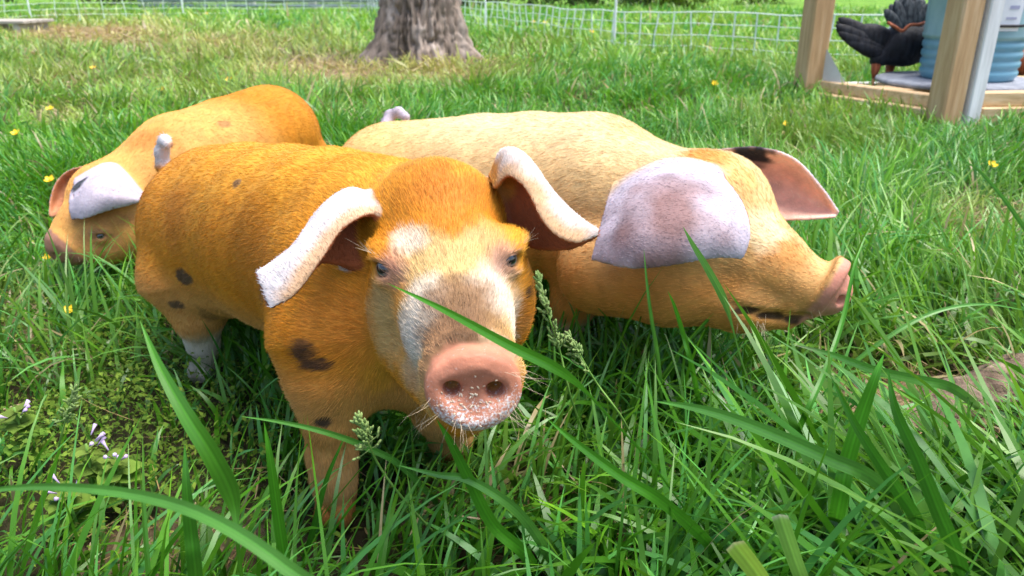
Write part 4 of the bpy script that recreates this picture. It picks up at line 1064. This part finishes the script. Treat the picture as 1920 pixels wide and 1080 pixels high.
M_BLK = feather_mat('black_feathers', (.004, .005, .009), (.016, .019, .028)); M_SLATE = feather_mat('slate_feathers', (.010, .016, .024), (.07, .085, .10), 120)
M_RUST = feather_mat('rust_feathers', (.20, .05, .02), (.42, .13, .06)); M_COMB = noise_mat('comb', (.45, .04, .03), (.6, .08, .05), 20, .5, .2); M_SHANK = noise_mat('shank', (.40, .20, .10), (.5, .28, .14), 30, .6, .2)
DH = 5.35
def part_sdf(name, fn, vox, mat, root, o):
    s = Sdf(); fn(s); b = np.array([p[6] for p in s.pr]); r = np.array([p[7] for p in s.pr])[:, None]
    V, Q = s.mesh(vox, (b - r).min(0) - .03, (b + r).max(0) + .03, 16); return add(name, mesh_np(name, V * K - o, Q, mat, True), root)
o = np.array([*(Wp(1690, 120, DH)[:2] * K), 0]); hen = empty('hen', tuple(o), 'black hen feeding with raised tail behind the shelter rail', 'hen')
px = DH / FPX
def hb(s):
    R0 = np.stack([v3(.88, 0, -.47), v3(0, 1, 0), v3(.47, 0, .88)], 1)
    s.ell(Wp(1696, 84, DH), (46 * px, 36 * px, 40 * px), None, .05)
    s.cone(Wp(1725, 80, DH), Wp(1775, 100, DH + .25), 30 * px, 20 * px, .06)
    s.ell(Wp(1790, 112, DH + .35), (19 * px, 16 * px, 17 * px), None, .03)
    s.cone(Wp(1665, 100, DH), Wp(1645, 112, DH), 22 * px, 14 * px, .04)
part_sdf('body', hb, .012, M_BLK, hen, o)
def ht(s):
    R0 = frame(Wp(1580, 48, DH) - Wp(1680, 92, DH))
    s.ell(Wp(1640, 78, DH), (46 * px, 18 * px, 30 * px), R0, .04)
part_sdf('tail', ht, .010, M_BLK, hen, o)
for k in range(8):
    f = k / 7; b0 = Wp(1660 - 8 * f, 78 + 22 * f, DH - .05); t0 = Wp(1571 + 18 * (f - .3) ** 2 * 3, 36 + 46 * f, DH - .03 + .03 * (k % 2)); c = (b0 + t0) / 2; d = t0 - b0
    mb = MB().ball((0, 0, 0), (np.linalg.norm(d) * .56 * K, 12 * px * K, 4.5 * px * K), frame(d, (0, -1, .3)), 14, 10); mb.v = [v + c * K - o for v in mb.v]; mb.obj('tail_feather', M_BLK, hen, True)
for k in range(9):
    f = k / 8; b0 = Wp(1690 + 26 * f, 58 - 4 * f, DH - .10); t0 = Wp(1662 + 78 * f, 30 - 34 * math.sin(.25 + 2.3 * f) , DH - .12 + .02 * (k % 2)); 
    c = (b0 + t0) / 2; d = t0 - b0; R0 = frame(d, (0, -1, 0.2)); mb = MB().ball((0, 0, 0), (np.linalg.norm(d) * .62 * K, 11 * px * K, 4 * px * K), R0, 14, 10)
    mb.v = [v + c * K - o for v in mb.v]; mb.obj('wing_feather', M_SLATE, hen, True)
ed = catmull([Wp(1664, 42, DH - .20), Wp(1680, 51, DH - .23), Wp(1692, 58, DH - .23), Wp(1706, 47, DH - .24), Wp(1722, 46, DH - .24), Wp(1736, 42, DH - .2)], 24) * K - o
MB().tube(ed, .0065, 6).obj('wing_edge', M_RUST, hen, True)
for u, dd in ((1641, 0), (1668, .12)):
    p = [Wp(u + 4, 112, DH + dd), Wp(u, 132, DH + dd), Wp(u - 3, 146, DH + dd)]; p.append(v3(p[2][0], p[2][1], .01))
    P = np.array(p) * K - o; MB().tube(P[:3], (.024, .017, .010), 8).obj('thigh', M_RUST, hen, True)
    mb = MB().tube(P[2:], .006, 6)
    for a in (-.5, 0, .5, 3.14): mb.tube(np.array([P[3], P[3] + (.035 * math.cos(a), -.035 * math.sin(a), -.004)]), (.005, .003), 5)
    mb.obj('foot', M_SHANK, hen, True)
hp = Wp(1790, 112, DH + .35) * K - o
mb = MB()
for k in range(4): mb.ball(hp + (.0 + .012 * k, 0, .036 + .006 * math.sin(k)), (.008, .004, .012), seg=8, rings=5)
mb.obj('comb', M_COMB, hen, True); MB().tube(np.array([hp + (.03, 0, -.005), hp + (.06, 0, -.018)]), (.008, .001), 6).obj('beak', M_SHANK, hen, True)
# the second hen, mostly beyond the frame
cb = Wp(1950, 118, 5.6); o = np.array([cb[0] * K, cb[1] * K, 0]); h2 = empty('hen', tuple(o), 'russet hen partly hidden at the far side of the shelter', 'hen')
def h2b(s):
    s.ell(cb, (.21, .15, .12), None, .04); s.cone(cb + v3(.12, 0, .06), cb + v3(.26, 0, .20), .09, .055, .05); s.ell(cb + v3(.28, 0, .23), (.07, .055, .06), None, .03); s.cone(cb + v3(-.12, 0, .0), cb + v3(-.20, 0, .02), .08, .03, .05)
part_sdf('body', h2b, .014, M_RUST, h2, o)
for dy in (-.05, .05):
    P = np.array([cb + v3(0, dy, -.08), v3(cb[0], cb[1] + dy, .01)]) * K - o; mb = MB().tube(P, (.011, .006), 6)
    for a in (-.5, 0, .5): mb.tube(np.array([P[1], P[1] + (.035 * math.cos(a), -.035 * math.sin(a), -.004)]), (.005, .003), 5)
    mb.obj('leg', M_SHANK, h2, True)
hp = (cb + v3(.28, 0, .23)) * K - o; mb = MB()
for k in range(4): mb.ball(hp + (-.012 + .012 * k, 0, .038), (.008, .004, .012), seg=8, rings=5)
mb.obj('comb', M_COMB, h2, True); MB().tube(np.array([hp + (.034, 0, -.005), hp + (.064, 0, -.014)]), (.009, .001), 6).obj('beak', M_SHANK, h2, True)

# ================================================================== roots on the right
def bark_tube(name, pts, rad, label, cat, seed):
    P = catmull(pts, 60); r = np.interp(np.linspace(0, 1, 60), np.linspace(0, 1, len(rad)), rad)
    mb = MB().tube(P, r, 22, flat=.8); V = np.vstack(mb.v)
    c = np.repeat(P, 22, 0); d = V[:60 * 22] - c
    V[:60 * 22] = c + d * (1 + .5 * (vnoise(V[:60 * 22], 55, seed) - .5) + .35 * (vnoise(V[:60 * 22], 140, seed + 1) - .5))[:, None]; mb.v = [V]
    ob = mb.obj(name, M_ROOT, None, True); return tag(ob, label, cat)
M_ROOT = noise_mat('root_bark', (.09, .06, .04), (.34, .26, .19), 45, .95, .8, (1, 1, 1), 8, (.20, .14, .10))
def gp(u, v, z): p = G(u, v); p[2] = gz(p[0], p[1]) + z; return p
bark_tube('tree_root', [gp(2080, 690, .01), gp(1970, 722, .026), gp(1885, 745, .026), gp(1800, 768, .018), gp(1715, 800, .010), gp(1600, 828, -.002)], (.036, .038, .033, .028, .022, .013), 'exposed brown root running across bare soil in the long grass', 'root', 301)
bark_tube('fallen_branch', [gp(2040, 432, .02), gp(1960, 455, .03), gp(1890, 468, .026), gp(1840, 486, .014)], (.026, .024, .020, .012), 'short dark fallen branch lying in pale grass', 'branch', 311)
M_CLOD = noise_mat('clod', (.16, .10, .06), (.40, .29, .19), 60, .95, .8)
for k, (u, v, r) in enumerate([(1575, 805, .016), (1622, 838, .014), (1790, 800, .018), (1850, 790, .014), (1690, 840, .012)]):
    p = gp(u, v, r * .25); mb = MB().ball((0, 0, 0), (r, r * .85, r * .6), seg=18, rings=12); V = np.vstack(mb.v); V = V * (1 + .7 * (vnoise(V + k * 3.1, 70, 330 + k) - .5))[:, None]; mb.v = [V]
    ob = mb.obj('soil_clod', M_CLOD, None, True); ob.location = p; tag(ob, 'brown clod of soil lying near the exposed root', 'soil clod', 'clods of soil near the root')

# ================================================================== single blades that stand out
def ribbon(P, wd, col, tipcol, roll=0.0, cut=False, n=30, stalk=0):
    C = catmull(P, n); s = np.linspace(0, 1, n); T = unit(np.gradient(C, axis=0)); view = unit(C - np.array([0, 0, CAM_H]))
    A = unit(np.cross(T, view)); B = np.cross(A, T); rr = roll * (1 + .5 * np.sin(s * 3)); A2 = A * np.cos(rr)[:, None] + B * np.sin(rr)[:, None]; B2 = np.cross(A2, T)
    prof = (np.minimum(s * 5 + .45, 1)) * ((1 - s ** 3.2) if not cut else np.where(s > .985, .96, 1)); hw_ = (wd / 2 * prof * (.2 + .8 * sstep(stalk - .05, stalk + .1, s) if stalk else 1))[:, None]
    tt = np.linspace(-1, 1, 9); lay = [C + A2 * hw_ * t_ + B2 * hw_ * .30 * (1 - abs(t_)) for t_ in tt]
    V = np.stack(lay, 1).reshape(-1, 3); i = (np.arange(n - 1) * 9)[:, None] + np.arange(8)[None]
    F = np.stack([i, i + 1, i + 10, i + 9], -1).reshape(-1, 4)
    c = np.asarray(col)[None] * (1 - .25 * (1 - s))[:, None]; c = c + (np.asarray(tipcol) - c) * sstep(.8 if not cut else .96, 1, s)[:, None]
    cc = np.repeat(c, 9, 0).reshape(n, 9, 3) * np.array([1.05, .86, 1.06, .88, 1.34, .88, 1.06, .86, 1.05])[None, :, None] * (1 + .25 * (vnoise(C, 60, 5) - .5))[:, None, None]
    return V, F, cc.reshape(-1, 3)
M_HERO = leaf_mat('broad_blade', .30, .36, streak=.06)
GR = (.075, .30, .016); GD = (.05, .21, .014); GY = (.17, .34, .035); GB = (.10, .31, .042)
def hero(pts, wd, col, label, root=None, roll=.15, cut=False, tip=None, stalk=0):
    """pts from the root up to the tip"""
    P = [np.array([*G(*root)[:2], -.005])] if root is not None else []
    P += [W(*p) for p in pts]
    V, F, C = ribbon(P, wd, col, tip or np.asarray(col) * 1.3, roll, cut, stalk=stalk)
    b = V[:9].mean(0); ob = add('grass_blade', mesh_np('grass_blade', V - b, F, M_HERO, True, C)); ob.location = b
    return tag(ob, label, 'grass blade', 'single grass blades standing out in front')
hero([(1230, 880, .53), (1150, 790, .47), (1066, 706, .43), (950, 645, .42), (830, 580, .425), (724, 530, .43)], .0078, GR, 'broad grass blade slanting across the muzzle of the front pig', (1330, 1010), stalk=.46)
hero([(450, 1060, .42), (438, 945, .40), (400, 860, .385), (350, 780, .38), (300, 690, .385), (262, 600, .39)], .0108, (.07, .25, .016), 'broad dark grass blade leaning beside the hind leg of the front pig', (470, 1180), stalk=.3)
hero([(760, 1420, .40), (640, 1160, .31), (545, 1070, .295), (420, 985, .30), (300, 938, .31), (150, 915, .32), (0, 917, .33), (-160, 950, .34)], .0062, GB, 'long arching grass blade bending low over the weeds', (800, 1650))
hero([(535, 1060, .56), (520, 960, .53), (508, 870, .50), (495, 790, .49)], .0085, GR, 'upright grass blade before the foreleg of the front pig', (545, 1120))
hero([(366, 1080, .45), (358, 1000, .43), (350, 920, .42), (346, 830, .42)], .0085, GD, 'upright dark grass blade crossing the arching blade', (372, 1180))
hero([(588, 990, .61), (612, 900, .59), (650, 810, .575)], .0050, GD, 'curved grass blade at the hoof of the front pig', (560, 1075))
hero([(760, 880, .60), (690, 840, .57), (615, 812, .55), (530, 792, .545), (448, 780, .54)], .0052, GB, 'flat pale grass blade lying across the foreleg of the front pig', (840, 960))
hero([(985, 1040, .56), (925, 985, .54), (880, 900, .51), (845, 830, .49), (818, 785, .48)], .0095, GR, 'broad grass blade rising under the chin of the front pig', (1010, 1080))
hero([(1395, 690, .70), (1362, 575, .66), (1330, 510, .645), (1300, 460, .64), (1280, 424, .635)], .0076, (.14, .36, .06), 'broad grass blade standing before the ear of the pale pig', (1440, 800), stalk=.36)
hero([(1235, 680, .70), (1222, 600, .66), (1213, 530, .65), (1207, 465, .645)], .0036, GB, 'thin grass stalk standing before the ear of the pale pig', (1245, 790))
hero([(1300, 700, .69), (1282, 630, .675), (1265, 575, .665), (1252, 545, .66)], .0048, GR, 'short grass blade before the cheek of the pale pig', (1320, 800))
hero([(1500, 800, .62), (1545, 700, .62), (1580, 600, .64), (1602, 500, .65), (1622, 445, .66)], .0048, GR, 'slender grass blade standing before the snout of the pale pig', (1480, 850))
hero([(1570, 960, .54), (1590, 860, .52), (1615, 780, .51), (1640, 710, .50), (1658, 662, .50)], .0110, GR, 'broad upright grass blade with a bright joint in the long grass', (1560, 1010))
hero([(1640, 900, .52), (1560, 862, .50), (1460, 818, .50), (1360, 780, .505), (1290, 762, .51), (1225, 752, .515)], .0098, GB, 'broad blade lying sideways over the long grass', (1720, 960))
hero([(1790, 730, .66), (1720, 712, .62), (1640, 694, .60), (1560, 665, .60), (1484, 645, .60)], .0085, GB, 'torn flat blade stretched over the grass before the pale pig', (1850, 770), tip=(.35, .42, .2))
hero([(1515, 1120, .52), (1490, 1050, .46), (1462, 968, .43)], .0092, (.20, .42, .07), 'wide grass blade cropped square at its tip', (1530, 1180), cut=True, tip=(.5, .55, .34))
hero([(1460, 1150, .44), (1425, 1085, .40), (1378, 1022, .37)], .0098, (.32, .54, .06), 'bright wide grass stub with a bitten end', (1490, 1230), cut=True, tip=(.55, .58, .25))
hero([(1720, 980, .53), (1690, 930, .50), (1650, 870, .48), (1600, 790, .475), (1555, 700, .475)], .0090, GD, 'dark broad grass blade tilted over the cropped blade', (1740, 1040))
hero([(1800, 1060, .50), (1760, 960, .46), (1720, 860, .445), (1680, 770, .44), (1664, 690, .44)], .0098, GD, 'long dark grass blade curving over the exposed root', (1820, 1130))
hero([(1990, 520, 1.0), (1930, 440, .98), (1880, 370, .97), (1835, 320, .965), (1798, 296, .96)], .0060, GB, 'lone tall grass blade leaning over the far pasture', (2060, 640))
hero([(1560, 720, .80), (1640, 650, .78), (1740, 590, .78), (1840, 570, .79), (1940, 585, .80)], .0050, GB, 'thin arching grass blade beside the fallen branch', (1540, 760))
hero([(1010, 1010, .55), (960, 950, .52), (880, 900, .51), (820, 890, .50), (745, 872, .50)], .0072, GB, 'pale bent grass blade below the snout of the front pig', (1040, 1060))
hero([(1320, 1010, .54), (1240, 940, .50), (1160, 890, .49), (1080, 830, .49), (1025, 785, .49)], .0085, GR, 'broad blade leaning left in the long grass near the snout', (1370, 1060))

# ================================================================== seed heads
M_SEED = noise_mat('seed_head', (.12, .22, .05), (.27, .36, .12), 60, .7, 0)
M_STALK = noise_mat('stalk', (.12, .26, .04), (.20, .36, .07), 30, .5, 0)
def seed_head(pts, top, base, label, spread=.012, n=34, seed=1):
    g = np.random.default_rng(seed); P = catmull([np.array([*G(*base)[:2], -.004])] + [W(*p) for p in pts], 40); o = P[0].copy()
    root = empty('seed_head', tuple(o), label, 'seed head', 'grass seed heads'); MB().tube(P - o, np.linspace(.0011, .0005, 40), 6).obj('stalk', M_STALK, root, True)
    mb = MB(); i0 = int(40 * (1 - top))
    for k in range(n):
        t = g.uniform(i0, 39); c = P[int(t)]; f = (t - i0) / (40 - i0); T = unit(P[min(int(t) + 1, 39)] - P[int(t) - 1]); d = unit(g.normal(size=3) + T * .8); c2 = c + d * spread * (1.05 - f) * g.uniform(.3, 1) 
        mb.tube(np.array([c, c2]) - o, .0003, 4, False)
        for q in range(3): 
            dd = unit(d + T * 1.2 + g.normal(size=3) * .4); mb.ball(c2 - o + dd * .002 * q, (.0026, .0010, .0010), frame(dd, (0.1, .2, 1)), 6, 4)
    mb.obj('spikelets', M_SEED, root, True)
seed_head([(760, 940, .57), (715, 880, .54), (690, 830, .52), (672, 785, .515)], .32, (830, 1010), 'pale feathery seed head beside the foreleg of the front pig', .011, 40, 5)
seed_head([(1075, 760, .60), (1050, 660, .57), (1028, 590, .56), (1008, 515, .555)], .50, (1110, 840), 'long green seed head beside the cheek of the front pig', .006, 46, 6)
seed_head([(1170, 790, .62), (1120, 720, .60), (1090, 670, .59), (1065, 625, .585)], .35, (1200, 850), 'short green seed head below the throat of the pale pig', .009, 34, 7)
seed_head([(110, 840, .66), (125, 780, .64), (140, 730, .63)], .45, (100, 900), 'tiny yellowish seed head among the weeds', .007, 26, 8)

# ================================================================== dead nettles and buttercups
M_NETTLE = leaf_mat('nettle_leaf', .3, .75, spec=.15)
M_LILAC = noise_mat('lilac_petal', (.46, .33, .58), (.60, .48, .70), 60, .6, 0)
def leaf_mesh(name, l, wd, col, g):
    nu, nv = 8, 5; s = np.linspace(0, 1, nu); t = np.linspace(-1, 1, nv)
    hw_ = wd / 2 * np.sin(np.pi * np.clip(s * .93 + .07, 0, 1) ** .75) * (1 + .10 * (np.arange(nu) % 2))
    V = np.stack([np.repeat(s * l, nv), (hw_[:, None] * t).ravel(), (-.25 * l * s[:, None] ** 2 + .12 * wd * np.abs(t)[None] + .05 * l * np.sin(s * 9)[:, None] * np.abs(t)).ravel()], 1)
    i = (np.arange(nu - 1) * nv)[:, None] + np.arange(nv - 1); F = np.stack([i, i + nv, i + nv + 1, i + 1], -1).reshape(-1, 4)
    return mesh_np(name, V, F, M_NETTLE, True, np.tile(col, (len(V), 1)) * (1 - .2 * np.repeat(1 - s, nv))[:, None])
def nettle(u, v, h, label, seed):
    g = np.random.default_rng(seed); b = gp(u, v, -.003); root = empty('dead_nettle', tuple(b), label, 'plant', 'dead nettle plants in the weeds')
    top = np.array([g.uniform(-.01, .01), g.uniform(-.01, .01), h]); P = catmull([np.zeros(3), top * .5 + g.normal(size=3) * .003, top], 12); MB().tube(P, np.linspace(.0018, .0012, 12), 6).obj('stem', M_STALK, root, True)
    for k in range(5):
        f = .35 + .15 * k; c = P[min(int(f * 11), 11)]; l = (.032 - .0034 * k) * g.uniform(.8, 1.15); col = np.array([.15, .34, .035]) * (1 - .1 * k) + np.array([.34, .26, .09]) * .07 * k
        for q in range(4 if k > 2 else 2):
            a = k * 1.57 + q * (1.57 if k > 2 else 3.14) + g.normal(0, .2); ob = add('leaf', leaf_mesh('leaf', l, l * .85, col * g.uniform(.8, 1.25), g), root); ob.location = c; ob.rotation_euler = (g.normal(0, .2), -g.uniform(-.1, .4), a)
    for q in range(5):
        a = g.uniform(0, 6.28); c = P[-1] + np.array([math.cos(a) * .008, math.sin(a) * .008, g.uniform(-.008, .006)]); d = np.array([math.cos(a), math.sin(a), .8])
        MB().tube(np.array([c, c + d * .004, c + d * .008]), (.0006, .0009, .0019), 7).obj('flower', M_LILAC, root, True)
nettle(62, 865, .075, 'dead nettle with dusty lilac flowers beside the mossy weeds', 71); nettle(185, 935, .080, 'leafy dead nettle with pale lilac flowers above the arching blade', 72)
nettle(240, 950, .075, 'dead nettle with broad scalloped leaves nearest the dark leaning blade', 73); nettle(125, 985, .055, 'low dead nettle half under the arching grass blade', 74)
M_PETAL = noise_mat('yellow_petal', (.80, .50, .01), (.86, .62, .03), 40, .35, 0); M_HEART = noise_mat('flower_heart', (.55, .33, .02), (.70, .45, .03), 60, .7, 0)
def petal_mesh():
    s = np.linspace(0, 1, 5); t = np.linspace(-1, 1, 4); hw_ = .42 * np.sin(np.pi * (s * .80 + .12)) ** .8
    V = np.stack([np.repeat(s, 4), (hw_[:, None] * t).ravel(), (.45 * s[:, None] ** 2 + .10 * t[None] ** 2).ravel()], 1); i = (np.arange(4) * 4)[:, None] + np.arange(3)
    return mesh_np('petal', V, np.stack([i, i + 4, i + 5, i + 1], -1).reshape(-1, 4), M_PETAL, True)
PM = petal_mesh(); HM = MB().ball((0, 0, .12), (.28, .28, .2), seg=8, rings=5).mesh('flower_heart', M_HEART, True)
def buttercup(u, v, d, r, label, group=None, seed=0):
    g = np.random.default_rng(seed); p = W(u, v, d); z0 = gz(p[0], p[1]); b = np.array([p[0] + g.normal(0, .01), p[1] + .01, z0])
    if p[2] < z0 + .02: p[2] = z0 + .04
    root = empty('buttercup', tuple(b), label, 'flower', group); MB().tube(catmull([np.zeros(3), (p - b) * .5 + g.normal(size=3) * .004, p - b], 8), .0009 * max(1, d), 5).obj('stem', M_STALK, root, True)
    h = add('flower_heart', HM, root); h.location = p - b; h.scale = (r,) * 3
    e = Matrix.Rotation(g.uniform(.3, .8), 4, 'X') @ Matrix.Rotation(g.uniform(0, 6), 4, 'Z'); h.rotation_euler = e.to_euler()
    for k in range(5):
        q = add('petal', PM, root); q.location = p - b; q.scale = (r,) * 3; q.rotation_euler = (e @ Matrix.Rotation(k * 1.2566, 4, 'Z')).to_euler()
buttercup(131, 583, 1.02, .0085, 'yellow buttercup alone in the short grass left of the weeds', None, 1)
buttercup(222, 477, 1.16, .0095, 'yellow buttercup of a pair beside the snout of the grazing pig', 'pair of buttercups', 2); buttercup(242, 476, 1.17, .0095, 'yellow buttercup of a pair beside the snout of the grazing pig', 'pair of buttercups', 3)
buttercup(90, 483, 1.15, .0065, 'tiny yellow buttercup right under the snout of the grazing pig', None, 4)
for k, (u, v) in enumerate([(30, 250), (94, 205), (94, 338), (175, 128), (302, 168), (387, 26), (1000, 42), (1022, 43), (1340, 157), (1345, 184), (1474, 234), (430, 150), (1860, 310), (1110, 60)]):
    gpt = G(u, v, .06); dd = gpt[1] * CP + (CAM_H - .06) * SP
    buttercup(u, v, dd, .0075 + .0022 * dd, ('small yellow buttercup near the ears of the grazing pig' if k < 3 else 'small yellow buttercup in the dry grass before the tree' if k in (3, 4, 5, 11) else 'small yellow buttercup growing along the netting fence' if k in (6, 7, 13) else 'small yellow buttercup between the pale pig and the shelter'), 'buttercups in the far pasture', 10 + k)
